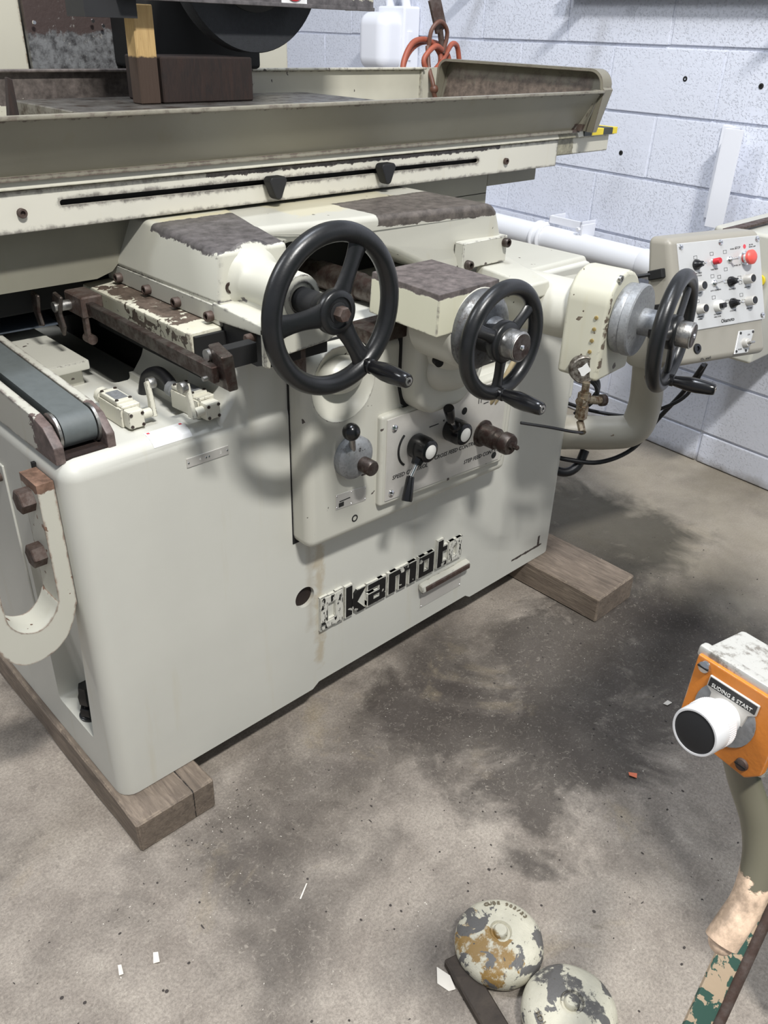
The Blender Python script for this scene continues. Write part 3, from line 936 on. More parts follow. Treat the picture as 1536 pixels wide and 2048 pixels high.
# small maker's plate, engraved arrow
sp_ = MB().prism([(0.538, 0.613), (0.625, 0.606), (0.625, 0.642), (0.538, 0.650)], 'xz', -0.0562, -0.0545, 0.0005, 1).build('instruction_plate', 'alu', G)
k_ = MB()
k_.box((0.546, -0.0568, 0.617), (0.560, -0.0562, 0.627)).box((0.548, -0.0568, 0.6295), (0.578, -0.0562, 0.6315))
k_.build('plate_print', 'black_print', sp_, 0)
rv = MB().lathe((0.541, -0.0562, 0.645), (0, -1, 0), [(0.0018, 0), (0.0012, 0.0008)], 8).build('rivet', 'chrome', sp_)
repeat(rv, [(0.541, -0.0566, 0.618), (0.582, -0.0566, 0.642), (0.622, -0.0566, 0.638), (0.622, -0.0566, 0.611), (0.582, -0.0566, 0.614)])
MB().lathe((0.593, -0.054, 0.572), (0, -1, 0), [(0.0085, 0), (0.0085, 0.002), (0.006, 0.0022), (0.006, 0.0005)], 18).build('screw_hole', 'dark', G)

# ---- raised name lettering
ltr = 'Okamoto'
x = [0.532, 0.609, 0.681, 0.752, 0.861, 0.928, 0.977]
w = [0.078, 0.076, 0.071, 0.114, 0.066, 0.048, 0.058]


def bars(b, x0, w0, rects, z0=0.262, e=0.0, y0=-0.009):
    """letter built from raised strokes; rects in units of the letter cell"""
    for i_, (a0, c0, a1, c1) in enumerate(rects):
        b.box((x0 + a0 * w0 - e, y0 - i_ * 0.0002, z0 + c0 * 0.094 - e), (x0 + a1 * w0 + e, 0.001, z0 + c1 * 0.094 + e), 0.0)


LT = {
    'O': [(0, 0, .32, 1), (.68, 0, 1, 1), (.06, .02, .94, .24), (.06, .76, .94, .98)],
    'k': [(0, 0, .34, 0.96)],
    'a': [(0, .50, .8, .69), (.62, 0, 1, .69), (0, 0, .8, .16), (0, .05, .34, .38), (.1, .26, .8, .38)],
    'm': [(0, 0, .26, .69), (.1, .50, .95, .69), (.37, 0, .63, .66), (.74, 0, 1, .69)],
    'o': [(0, 0, .36, .69), (.64, 0, 1, .69), (.1, 0, .9, .17), (.1, .52, .9, .69)],
    't': [(.1, 0, .6, .92), (.5, 0, 1, .16), (.5, .50, 1, .68)]}
for ch, x0, w0 in zip(['O', 'k', 'a', 'm', 'o', 't', 'o'], x, w):
    kx = [(x0 + .26 * w0, 0.280), (x0 + .26 * w0, 0.304), (x0 + .52 * w0, 0.325), (x0 + .86 * w0, 0.325), (x0 + .50 * w0, 0.292), (x0 + .86 * w0, 0.260), (x0 + .52 * w0, 0.260)]
    b = MB()
    bars(b, x0, w0 * 0.88, LT[ch], 0.260, 0.0018, -0.0075)
    if ch == 'k':
        b.prism([(p_[0] + 0.002, p_[1] + (0.002 if p_[1] > 0.3 else -0.002)) for p_ in kx], 'xz', -0.0075, 0.001, 0)
    rim = b.build('raised_letter', 'letterrim', G)
    b = MB()
    bars(b, x0, w0 * 0.88, LT[ch], 0.260, -0.0018, -0.0090)
    if ch == 'k':
        b.prism(kx, 'xz', -0.009, 0.001, 0)
    b.build('letter_face', 'letterworn' if ch == 'O' or x0 > 0.95 else 'letter', rim)
ld = MB().prism([(0.0, 0.236), (-0.016, 0.232), (-0.020, 0.214), (-0.014, 0.210), (0.0, 0.220)], 'yz', 0.872, 1.062, 0.002, 1)
ld.build('name_ledge', 'cream', G)
MB().prism([(-0.0165, 0.229), (-0.021, 0.227), (-0.021, 0.214), (-0.0165, 0.212)], 'yz', 0.884, 1.058, 0.001, 1).build('ledge_insert', 'rusty', G)
npl = MB().box((0.884, -0.0015, 0.150), (1.046, 0.001, 0.200), 0.0003, 1).build('blank_nameplate', 'alu', G)
rv2 = MB().lathe((0.888, -0.0015, 0.195), (0, -1, 0), [(0.002, 0), (0.0014, 0.001)], 8).build('rivet', 'chrome', npl)
repeat(rv2, [(1.042, -0.002, 0.195), (1.042, -0.002, 0.155), (0.888, -0.002, 0.155)])

# ---- plates on the deck edge
pp = MB()
lab = [(0.040, 0.8686), (0.030, 0.8684), (0.018, 0.8650), (0.010, 0.8594), (0.005, 0.8530)]
for (ya, za), (yb, zb) in zip(lab, lab[1:]):
    pp.hexa([(0.170, ya, za - 0.0006), (0.248, ya, za - 0.0006), (0.248, yb, zb - 0.0006), (0.170, yb, zb - 0.0006),
             (0.170, ya, za), (0.248, ya, za), (0.248, yb, zb), (0.170, yb, zb)])
pp = pp.build('paper_label', 'paper', G)
MB().box((0.174, 0.032, 0.8685), (0.179, 0.037, 0.8692)).build('label_mark', 'red_print', pp)
MB().box((0.239, 0.032, 0.8685), (0.244, 0.037, 0.8692)).build('label_mark', 'red_print', pp)
np_ = MB().box((0.227, -0.002, 0.797), (0.318, 0.001, 0.815), 0.0003, 1).build('nameplate_strip', 'alu', G)
MB().text('4', (0.255, -0.0023, 0.806), RXZ, 0.008, 0.0002).build('strip_numeral', 'whitecap', np_, 0)
MB().text('2', (0.300, -0.0023, 0.806), RXZ, 0.008, 0.0002).build('strip_numeral', 'whitecap', np_, 0)
rv3 = MB().lathe((0.2305, -0.002, 0.806), (0, -1, 0), [(0.0022, 0), (0.0015, 0.001)], 8).build('rivet', 'chrome', np_)
repeat(rv3, [(0.268, -0.0025, 0.806), (0.274, -0.0025, 0.806), (0.3145, -0.0025, 0.806)])

# ---- belt guard on the left deck
def side_plate(x0, x1, name):
    b = MB()
    b.prism([(0.028, 0.862), (0.028, 0.893), (0.060, 0.921), (0.10, 0.930), (1.0, 0.972), (1.0, 0.862)], 'yz', x0, x1, 0.003, 2)
    return b.build(name, 'beltguard', G)


M['beltguard'] = paint('belt_guard_paint', (0.56, 0.55, 0.48), (0.075, 0.055, 0.05), 0.004,
                       patches=[((-0.05, 0.0, 0.84), (0.2, 0.105, 1.0), 0.02, 40, 0.001)])
side_plate(0.004, 0.022, 'guard_cheek')
side_plate(0.097, 0.113, 'guard_cheek')
bl = MB()
prof = []
for a_ in range(-95, 91, 12):
    prof.append((0.074 - 0.030 * math.cos(R(a_)), 0.902 + 0.030 * math.sin(R(a_))))
prof = [(0.6, 0.862), (0.078, 0.868)] + prof + [(1.0, 0.976), (1.0, 0.90)]
bl.prism(prof, 'yz', 0.032, 0.090, 0.0)
bl.build('drive_belt', 'belt', G)
for xx in (0.0255, 0.0935):
    MB().cyl((xx - 0.002, 0.074, 0.902), (xx + 0.003, 0.074, 0.902), 0.034, n=32).build('pulley_flange', 'steel', G)
MB().box((0.022, 0.03, 0.866), (0.097, 0.20, 0.8705)).build('guard_floor', 'oilwood', G)

# ---- lid box on the deck
lid = MB().box((0.118, 0.300, 0.905), (0.206, 0.66, 0.925), 0.004, 2).build('deck_lid', 'cream', G)
MB().hexa([(0.128, 0.33, 0.86), (0.204, 0.33, 0.86), (0.204, 0.65, 0.86), (0.128, 0.65, 0.86),
           (0.134, 0.318, 0.906), (0.196, 0.318, 0.906), (0.196, 0.65, 0.906), (0.134, 0.65, 0.906)], 0.004, 2).build('lid_box', 'cream', G)


# ---- limit switches
def limit_switch(ox, oy, yaw, arm_dir, pipe):
    F = Matrix.Translation((ox, oy, 0.868)) @ Matrix.Rotation(yaw, 4, 'Z')
    b = MB(F)
    b.box((-0.019, 0, 0), (0.019, 0.085, 0.036), 0.003, 2)
    sw = b.build('limit_switch', 'switch', G)
    b = MB(F)
    b.box((-0.017, 0.014, 0.036), (0.017, 0.083, 0.046), 0.003, 2)
    b.build('switch_lid', 'switch', sw)
    MB(F).box((-0.012, 0.025, 0.046), (0.012, 0.066, 0.0468)).build('switch_plate', 'castalu', sw)
    b = MB(F)
    b.box((-0.016, -0.024, 0.003), (0.016, 0.001, 0.037), 0.005, 2)
    b.box((-0.015, 0.0, 0.012), (0.021, 0.018, 0.041), 0.002, 1)
    b.build('switch_head', 'switch', sw)
    b = MB(F)
    for (px_, py_, pz_) in ((-0.013, 0.020, 0.046), (0.013, 0.020, 0.046), (-0.013, 0.076, 0.046), (0.013, 0.076, 0.046)):
        b.lathe((px_, py_, pz_), (0, 0, 1), [(0.0035, 0), (0.003, 0.002), (0.001, 0.0025)], 10)
    for (px_, pz_) in ((-0.011, 0.009), (0.011, 0.009), (-0.011, 0.031), (0.011, 0.031)):
        b.lathe((px_, -0.024, pz_), (0, -1, 0), [(0.0032, 0), (0.003, 0.0015), (0.001, 0.002)], 10)
    b.build('switch_screws', 'darkmetal', sw)
    s2 = arm_dir
    b = MB(F)
    b.cyl((0.014 * s2, -0.011, 0.022), (0.034 * s2, -0.011, 0.022), 0.009, n=16, bev=0.001)
    b.prism([(-0.020, 0.014), (-0.002, 0.014), (-0.003, 0.045), (0.004, 0.074), (-0.006, 0.079), (-0.014, 0.045)], 'yz', 0.034 * s2, 0.043 * s2, 0.0012, 1)
    b.build('roller_arm', 'switch', sw)
    b = MB(F)
    b.cyl((0.040 * s2, -0.001, 0.072), (0.053 * s2, -0.001, 0.072), 0.0105, n=20, bev=0.001)
    b.build('roller', 'steel', sw)
    b = MB(F)
    b.lathe((0.0, 0.084, 0.026), (0, 1, 0), [(0.013, 0), (0.013, 0.010), (0.016, 0.011), (0.016, 0.026), (0.012, 0.028)], 10)
    b.build('cable_gland', 'castalu' if pipe else 'switch', sw)
    return F


limit_switch(0.172, 0.083, R(0), 1, False)
F2 = limit_switch(0.296, 0.030, R(4), -1, True)
MB().tube([F2 @ Vector((0, 0.105, 0.026)), (0.292, 0.155, 0.905), (0.292, 0.19, 0.910), (0.288, 0.23, 0.890), (0.285, 0.245, 0.85)], 0.0125, 14).build('switch_cable', 'blackcable', G)

# ---- saddle: crosspiece, left nose, right hood
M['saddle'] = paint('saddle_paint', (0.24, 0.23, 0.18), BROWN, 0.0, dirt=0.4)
wing = MB()
wing.prism([(-0.35, 1.172), (-0.35, 1.075), (-0.33, 1.054), (0.29, 1.050), (0.325, 1.060), (0.352, 1.085), (0.375, 1.150), (0.39, 1.172)], 'xz', 0.395, 0.98, 0.0)
wing.box((0.385, 0.40, 1.10), (1.50, 0.98, 1.172), 0.004, 1)
wing.box((1.20, 0.40, 1.03), (1.50, 0.98, 1.11), 0.004, 1)
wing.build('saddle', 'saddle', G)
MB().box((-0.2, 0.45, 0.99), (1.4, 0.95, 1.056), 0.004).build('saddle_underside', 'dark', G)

# left nose (hollow looking gearbox)
ns = MB()
ns.hexa([(0.3415, 0.032, 1.068), (0.50, 0.032, 1.068), (0.56, 0.43, 1.068), (0.336, 0.43, 1.068),
         (0.350, 0.034, 1.160), (0.498, 0.034, 1.160), (0.60, 0.43, 1.166), (0.385, 0.43, 1.166)], 0.009, 3)
ns.box((0.342, 0.03, 1.03), (0.50, 0.42, 1.075), 0.004, 2)
nose = ns.build('gearbox_cover', 'nose', G)
sn = MB().box((0.3385, 0.030, 1.034), (0.344, 0.445, 1.068), 0.001, 1).build('cover_flange', 'cream', nose)
bb = MB().hexbolt((0.3385, 0.054, 1.047), (-1, 0, 0), 0.0095, 0.013, True).build('socket_bolt', 'rusty', nose)
bw = WORLD[bb].to_translation()
repeat(bb, [Vector((bw.x, y_, bw.z)) for y_ in (0.166, 0.275, 0.389)])
# bottom foot with skirt reaching forward
ft = MB()
ft.hexa([(0.338, -0.103, 1.048), (0.50, -0.103, 1.048), (0.50, 0.05, 1.040), (0.338, 0.05, 1.040),
         (0.338, -0.103, 1.064), (0.50, -0.103, 1.066), (0.50, 0.05, 1.078), (0.338, 0.05, 1.072)], 0.003, 2)
ft.prism([(0.338, 1.06), (0.338, 0.994), (0.350, 0.988), (0.352, 1.004), (0.478, 1.012), (0.50, 1.02), (0.50, 1.06)], 'xz', -0.105, -0.094, 0.002, 1)
ft.build('nose_foot', 'nose', G)
# boss for wheel one
bs = MB()
bs.lathe((0.420, 0.042, 1.101), (0, -1, 0), [(0.072, 0), (0.062, 0.006), (0.050, 0.016), (0.044, 0.032), (0.042, 0.06), (0.041, 0.140), (0.039, 0.148), (0.028, 0.150), (0.026, 0.146)], 36)
bs.hexa([(0.385, -0.09, 1.05), (0.455, -0.09, 1.05), (0.47, 0.04, 1.05), (0.37, 0.04, 1.05),
         (0.402, -0.085, 1.11), (0.438, -0.085, 1.11), (0.45, 0.04, 1.12), (0.39, 0.04, 1.12)], 0.012, 3)
bs.build('shaft_boss', 'nose', G)
MB().hexbolt((0.368, 0.033, 1.098), (0, -1, 0), 0.0105, 0.003, True).build('socket_screw', 'darkmetal', nose)
# black cavity under the nose
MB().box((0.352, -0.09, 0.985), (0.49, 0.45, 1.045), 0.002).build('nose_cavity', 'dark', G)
MB().prism([(-0.085, 0.990), (-0.07, 0.985), (0.45, 1.0), (0.45, 1.068), (0.02, 1.068), (-0.095, 1.050)], 'yz', 0.345, 0.352).build('side_shield', 'rubber', G)
MB().lathe((0.345, -0.065, 1.037), (-1, 0, 0), [(0.008, 0), (0.008, 0.016), (0.006, 0.018)], 14).build('guide_pin', 'rusty', G)
MB().box((0.425, -0.09, 0.95), (0.440, -0.03, 1.06), 0.002).build('stop_bar', 'rusty', G)

# way cover box left
wc = MB()
wc.hexa([(0.278, 0.03, 0.992), (0.345, 0.03, 0.992), (0.345, 0.452, 0.992), (0.284, 0.452, 0.992),
         (0.274, 0.03, 1.031), (0.345, 0.03, 1.033), (0.345, 0.452, 1.033), (0.281, 0.452, 1.031)], 0.005, 2)
wc.build('way_cover', 'waycover', G)
MB().box((0.282, 0.022, 0.97), (0.345, 0.06, 1.026), 0.001).build('way_wiper', 'dark', G)
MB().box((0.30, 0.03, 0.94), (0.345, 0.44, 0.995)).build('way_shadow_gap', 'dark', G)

# trip bar with end blocks
tb = MB()
tb.hexa([(0.218, -0.130, 1.002), (0.230, -0.130, 1.002), (0.230, 0.330, 1.010), (0.218, 0.330, 1.010),
         (0.216, -0.130, 1.030), (0.232, -0.130, 1.030), (0.232, 0.330, 1.036), (0.216, 0.330, 1.036)], 0.0015, 1)
trip = tb.build('trip_bar', 'darkmetal', G)
bk = MB()
bk.hexa([(0.234, -0.150, 0.990), (0.252, -0.150, 0.990), (0.254, -0.095, 0.990), (0.234, -0.095, 0.990),
         (0.222, -0.152, 1.052), (0.244, -0.152, 1.052), (0.256, -0.095, 1.056), (0.234, -0.095, 1.056)], 0.002, 1)
bk.build('end_bracket', 'darkmetal', trip)
MB().box((0.246, -0.11, 1.01), (0.32, -0.085, 1.045), 0.002).build('bracket_arm', 'dark', trip)
MB().cyl((0.236, -0.100, 1.040), (0.226, -0.100, 1.040), 0.010, n=14).build('end_bolt', 'steel', trip)
bk = MB()
bk.box((0.208, 0.300, 1.005), (0.252, 0.375, 1.046), 0.003, 1)
bk.box((0.212, 0.302, 0.965), (0.220, 0.320, 1.01), 0.002, 1)
bk.cyl((0.220, 0.300, 0.962), (0.220, 0.325, 0.962), 0.010, n=14)
bk.build('rear_block', 'rusty', trip)
MB().cyl((0.208, 0.355, 1.022), (0.175, 0.355, 1.022), 0.010, n=14).build('wing_stud', 'steel', trip)
bk = MB()
bk.prism([(0.33, 1.045), (0.36, 1.05), (0.375, 1.02), (0.36, 0.985), (0.345, 0.965), (0.335, 0.985), (0.345, 1.01)], 'yz', 0.180, 0.188, 0.002, 1)
bk.prism([(0.40, 1.035), (0.43, 1.04), (0.435, 1.0), (0.42, 0.97), (0.40, 0.975), (0.41, 1.0)], 'yz', 0.165, 0.172, 0.002, 1)
bk.build('wing_nut', 'darkmetal', trip)
bk = MB()
bk.cyl((0.214, -0.118, 1.010), (0.206, -0.118, 1.010), 0.004, n=10)
bk.build('bar_screw', 'steel', trip)

# grey sheet guards deep behind on the left
sg = MB()
sg.hexa([(0.02, 0.50, 0.955), (0.245, 0.50, 0.950), (0.245, 0.75, 0.965), (0.02, 0.75, 0.965),
         (0.02, 0.50, 0.958), (0.245, 0.50, 0.953), (0.245, 0.75, 0.968), (0.02, 0.75, 0.968)])
sg.box((0.02, 0.75, 0.96), (0.21, 0.753, 1.05))
sg.box((0.212, 0.60, 0.95), (0.215, 0.75, 1.05))
sg.build('sheet_guard', 'panelgrey', G) if False else None
M['panelgrey'] = plain('blue_grey_sheet', (0.10, 0.12, 0.15), 0.35, 0.3)
M['panellight'] = plain('light_grey_sheet', (0.42, 0.42, 0.40), 0.5)
sg = MB()
sg.hexa([(-0.3, 0.50, 0.952), (0.225, 0.47, 0.950), (0.245, 0.75, 0.965), (-0.3, 0.75, 0.965),
         (-0.3, 0.50, 0.955), (0.225, 0.47, 0.953), (0.245, 0.75, 0.968), (-0.3, 0.75, 0.968)])
sg.box((0.225, 0.752, 0.96), (0.33, 0.757, 1.05))
sg.build('sheet_guard', 'panelgrey', G, 0)
MB().box((-0.3, 0.76, 0.90), (0.225, 0.765, 1.05)).build('rear_panel', 'panellight', G)
MB().box((-0.1, 0.80, 0.86), (1.3, 0.84, 1.05)).build('rear_cavity', 'dark', G)

# ---- right hood of the saddle, arch between the noses
hd = MB()
hd.prism([(0.497, 1.075), (0.50, 1.162), (1.115, 1.162), (1.135, 1.145), (1.160, 1.085), (1.165, 1.035), (1.03, 1.010), (0.98, 1.012), (0.915, 1.045), (0.84, 1.082), (0.74, 1.112), (0.60, 1.122)], 'xz', 0.06, 0.42, 0.014, 3, 15)
hood = hd.build('saddle_hood', 'hood', G)
for v in hood.data.vertices:      # left part of the hood front leans back
    w_ = v.co + WORLD[hood].to_translation()
    if w_.y < 0.2:
        tt = max(0.0, min(1.0, (0.95 - w_.x) / 0.25))
        v.co.y += 0.10 * tt
fg = MB()
fg.box((1.008, 0.047, 1.028), (1.165, 0.075, 1.088), 0.002, 1)
fgo = fg.build('hood_flange', 'cream', G)
bb = MB().hexbolt((1.154, 0.047, 1.073), (0, -1, 0), 0.0105, 0.014, True).build('socket_bolt', 'darkmetal', fgo)
repeat(bb, [WORLD[bb].to_translation() + Vector((-0.130, 0, -0.034))])
MB().box((0.52, 0.30, 0.98), (1.05, 0.45, 1.11)).build('arch_cavity', 'dark', G)
# right way cover
rc = MB()
rc.hexa([(1.060, -0.115, 0.985), (1.140, -0.115, 0.985), (1.25, 0.10, 0.985), (1.08, 0.07, 0.985),
         (1.064, -0.112, 1.020), (1.130, -0.112, 1.020), (1.235, 0.11, 1.024), (1.085, 0.07, 1.026)], 0.006, 3)
rc.build('way_cover', 'cream', G)
rc = MB()
rc.hexa([(1.0, -0.02, 0.93), (1.49, -0.01, 0.93), (1.49, 0.9, 0.93), (1.0, 0.9, 0.93),
         (1.0, 0.02, 1.003), (1.47, 0.02, 1.003), (1.47, 0.9, 1.003), (1.0, 0.9, 1.003)], 0.008, 3)
rc.build('base_top_right', 'cream', G)

# ---- cross feed screw and housing of wheel two
ts = MB()
ts.lathe((0.744, 0.36, 1.022), (0, -1, 0), [(0.026, 0), (0.026, 0.12), (0.030, 0.121), (0.030, 0.26), (0.027, 0.261), (0.027, 0.36)], 26)
ts.build('feed_screw_tube', 'darkmetal', G)
MB().hexa([(0.62, -0.07, 0.962), (0.80, -0.07, 0.962), (0.80, 0.30, 0.962), (0.62, 0.30, 0.962),
           (0.62, -0.07, 0.990), (0.80, -0.07, 0.990), (0.80, 0.30, 0.990), (0.62, 0.30, 0.990)], 0.003).build('screw_rail', 'darkmetal', G)
sb = MB()
sb.hexa([(0.645, -0.216, 1.012), (0.820, -0.216, 1.012), (0.830, -0.02, 1.012), (0.656, -0.02, 1.012),
         (0.652, -0.212, 1.090), (0.822, -0.212, 1.092), (0.832, -0.02, 1.092), (0.662, -0.02, 1.092)], 0.0025, 2)
sb.build('screw_cover', 'screwbox', G)
lo = MB()
lo.prism([(0.716, 1.02), (0.716, 0.850), (0.726, 0.812), (0.765, 0.786), (0.86, 0.788), (0.92, 0.83), (0.94, 0.90), (0.94, 1.04)], 'xz', -0.112, -0.03, 0.018, 4, 15)
lo.lathe((0.766, -0.105, 1.005), (0, -1, 0), [(0.082, 0), (0.082, 0.05), (0.0825, 0.103), (0.079, 0.109)], 44)
lo.lathe((0.800, -0.085, 0.925), (-0.28, -1, 0.62), [(0.060, 0), (0.058, 0.05), (0.052, 0.09)], 32)
lo.sphere((0.815, -0.105, 0.893), 1.0, (0.078, 0.055, 0.06), 32, 20)
lob = lo.build('cross_feed_housing', 'cream_clean', G)
MB().prism([(0.711, 0.99), (0.711, 0.848), (0.722, 0.808), (0.763, 0.781), (0.862, 0.783), (0.925, 0.826), (0.946, 0.90), (0.946, 0.99)], 'xz', -0.0595, -0.04, 0.0).build('housing_seam', 'dark', lob)
MB().lathe((0.735, -0.143, 0.925), (-0.5, -1, 0), [(0.009, -0.01), (0.009, 0.009)], 18).build('plug_hole', 'dark', lob)
dc = MB()
dc.lathe((0.766, -0.212, 1.005), (0, -1, 0), [(0.074, 0), (0.078, 0.002), (0.078, 0.012), (0.075, 0.014), (0.072, 0.020), (0.060, 0.028), (0.034, 0.040), (0.030, 0.06)], 44)
dc.build('feed_dial', 'darkcast', G)


# ---- handwheels
def handwheel(c, yaw, RR, r, angs, hub_r, hang, name, capr, spoke_w, hub_back, dome):
    F = Matrix.Translation(c) @ Matrix.Rotation(yaw, 4, 'Z')
    b = MB(F)
    b.torus((0, 0, 0), (0, 1, 0), RR, r, 72, 18)
    for a_ in angs:
        ca, sa = math.cos(R(a_)), math.sin(R(a_))
        rows_ = []
        for k2 in range(9):
            t_ = k2 / 8
            rad = hub_r * 0.5 + (RR - hub_r * 0.5) * t_
            wd = spoke_w * (1.0 - 0.18 * math.sin(math.pi * t_)) * (1.0 + 0.5 * (t_ ** 6) + 0.25 * (1 - t_) ** 3)
            th = 0.0075
            ring = []
            for j in range(10):
                an = 2 * math.pi * j / 10
                u_, v_ = wd * math.cos(an), th * math.sin(an)
                ring.append(b.bm.verts.new((rad * ca - u_ * sa, -0.004 * (1 - t_) + v_, rad * sa + u_ * ca)))
            rows_.append(ring)
        for ra, rb in zip(rows_, rows_[1:]):
            for j in range(10):
                b.bm.faces.new([ra[j], ra[(j + 1) % 10], rb[(j + 1) % 10], rb[j]])
    b.lathe((0, hub_back, 0), (0, -1, 0), [(hub_r * .62, 0), (hub_r * .7, hub_back * .6), (hub_r, hub_back * .9), (hub_r, hub_back + 0.010), (hub_r * .93, hub_back + 0.014), (hub_r * .7, hub_back + 0.015), (hub_r * .66, hub_back + 0.012)], 36)
    bmesh.ops.recalc_face_normals(b.bm, faces=b.bm.faces)
    wh = b.build(name, 'wheelblack', G, 50)
    if dome:
        b = MB(F)
        b.lathe((0, -0.010, 0), (0, -1, 0), [(capr, 0), (capr, 0.030), (capr * .96, 0.034), (capr * .9, 0.036)], 32)
        b.build('hub_cap', 'steel', wh)
        MB(F).lathe((0, -0.0455, 0), (0, -1, 0), [(capr * .88, 0), (capr * .88, 0.0015)], 30).build('cap_face', 'darkmetal', wh)
        MB(F).lathe((0, -0.046, 0), (0, -1, 0), [(0.006, 0), (0.005, 0.003), (0.002, 0.004)], 12).build('cap_screw', 'chrome', wh)
        MB(F).torus((0, -0.043, 0), (0, 1, 0), capr * .95, 0.0018, 36, 8).build('cap_rim', 'steel', wh)
    else:
        b = MB(F)
        b.lathe((0, -0.008, 0), (0, -1, 0), [(capr * 1.35, 0), (capr * 1.35, 0.005), (capr * 1.05, 0.006)], 26)
        b.build('washer', 'rubber', wh)
        MB(F).hexbolt((0, -0.013, 0), (0, -1, 0), capr, 0.017).build('hub_nut', 'rusty', wh)
    hx, hz = RR * math.cos(R(hang)), RR * math.sin(R(hang))
    b = MB(F)
    b.lathe((hx, -0.006, hz), (0, -1, 0), [(0.0135, 0), (0.0135, 0.014), (0.0115, 0.016), (0.0125, 0.022), (0.0165, 0.048), (0.0165, 0.066), (0.0140, 0.094), (0.0125, 0.103), (0.0105, 0.106)], 22)
    b.build('crank_handle', 'plastic', wh)
    MB(F).lathe((hx, -0.111, hz), (0, -1, 0), [(0.0078, 0), (0.0078, 0.0018), (0.0062, 0.0022), (0.004, 0.0022), (0.004, 0.0005)], 16).build('handle_ferrule', 'steel', wh)
    return wh


handwheel((0.420, -0.190, 1.098), 0, 0.127, 0.0165, (63, 183, -57), 0.038, -57, 'table_handwheel', 0.013, 0.019, 0.034, False)
MB().cyl((0.420, -0.095, 1.098), (0.420, -0.165, 1.098), 0.022, n=24).build('wheel_shaft', 'dark', G)
handwheel((0.748, -0.290, 1.004), 0, 0.1, 0.0148, (35, 155, -92), 0.040, -92, 'cross_feed_handwheel', 0.0285, 0.014, 0.045, True)
MB().cyl((0.748, -0.22, 1.0), (0.748, -0.29, 1.004), 0.028, n=28).build('wheel_shaft', 'dark', G)

# ---- elevating gearbox and wheel three (turned towards the right)
F3 = Matrix.Translation((1.190, -0.305, 0.952)) @ Matrix.Rotation(R(5), 4, 'Z')
FD = Matrix.Translation((1.203, -0.302, 0.950)) @ Matrix.Rotation(R(10), 4, 'Z')
h3 = MB(F3)
pr_ = []
for a_ in range(0, 181, 15):
    pr_.append((0.074 * math.cos(R(a_)), 0.045 + 0.068 * math.sin(R(a_))))
pr_ = [(0.074, -0.125)] + pr_ + [(-0.074, -0.125)]
h3.prism(pr_, 'xz', 0.028, 0.132, 0.010, 3, 25)
hs = h3.build('elevating_gearbox', 'housing', G)
b = MB(F3)
b.lathe((0, 0.36, 0.0), (0, -1, 0), [(0.07, 0), (0.068, 0.20), (0.060, 0.24)], 32)
b.build('gearbox_mount', 'cream', G)
b = MB(FD)
b.lathe((0, 0.030, 0.010), (0, -1, 0), [(0.076, 0), (0.078, 0.004), (0.078, 0.020), (0.0765, 0.022), (0.080, 0.023), (0.080, 0.040), (0.077, 0.043), (0.030, 0.046), (0.030, 0.085)], 44)
b.build('elevating_dial', 'castalu', G)
b = MB(F3)
b.lathe((-0.074, 0.052, 0.02), (-1, 0, 0), [(0.0045, 0), (0.004, 0.003), (0.0015, 0.004)], 12)
rv = b.build('brass_rivet', 'gold', hs)
repeat(rv, [F3 @ Vector((-0.076, 0.052 + 0.001 * k, 0.02 - 0.026 * k)) for k in (1, 2, 3)])
b = MB(F3)
b.lathe((-0.040, 0.030, 0.103), (0, -1, 0), [(0.008, 0), (0.008, 0.006), (0.005, 0.006), (0.005, 0.002)], 12)
b.build('socket_screw', 'steel', hs)
b = MB(F3)
b.lathe((-0.066, 0.072, -0.102), (-0.85, -0.8, 0.12), [(0.0315, 0), (0.0315, 0.022), (0.030, 0.024), (0.0285, 0.0245), (0.0275, 0.0225)], 32)
sgt = b.build('oil_sight_glass', 'sightglass', hs)
dr = Vector((-0.85, -0.8, 0.12)).normalized()
b = MB(F3)
pc = Vector((-0.066, 0.072, -0.102)) + dr * 0.0227
sd = Vector((0.8, -0.85, 0)).normalized()
pts_ = [pc + sd * (rr_ * math.cos(R(a_))) + Vector((0, 0, rr_ * math.sin(R(a_)))) for a_, rr_ in ((0, .016), (40, .012), (80, .018), (130, .010), (170, .016), (215, .011), (260, .018), (310, .010))]
vs_ = [b.bm.verts.new(p_) for p_ in pts_] + [b.bm.verts.new(p_ + dr * 0.0012) for p_ in pts_]
b.bm.faces.new(vs_[8:])
b.bm.faces.new(vs_[:8][::-1])
for i in range(8):
    b.bm.faces.new([vs_[i], vs_[(i + 1) % 8], vs_[8 + (i + 1) % 8], vs_[8 + i]])
b.build('torn_sticker', 'paper', sgt, 0)
# valve below the sight glass
b = MB(F3)
vx, vy = -0.086, 0.045
b.cyl((vx, vy, -0.125), (vx, vy, -0.150), 0.009, n=14)
b.lathe((vx, vy, -0.150), (0, 0, -1), [(0.015, 0), (0.015, 0.014), (0.012, 0.016), (0.012, 0.030), (0.014, 0.031), (0.014, 0.062), (0.009, 0.064)], 6)
b.cyl((vx, vy, -0.166), (vx + 0.045, vy - 0.018, -0.176), 0.010, n=12)
b.cyl((vx, vy, -0.166), (vx - 0.020, vy, -0.166), 0.0105, n=8)
vo2 = b.build('drain_cock', 'brass', hs)
b = MB(F3)
b.lathe((vx + 0.045, vy - 0.018, -0.176), (1, -0.4, -0.1), [(0.011, 0), (0.014, 0.002), (0.014, 0.014), (0.011, 0.016)], 12)
b.build('cock_knob', 'darkmetal', vo2)
b = MB(F3)
b.cyl((vx, vy, -0.222), (vx - 0.02, vy - 0.02, -0.236), 0.009, n=8)
b.build('pipe_elbow', 'brass', vo2)
P0 = F3 @ Vector((vx - 0.02, vy - 0.02, -0.236))
b = MB()
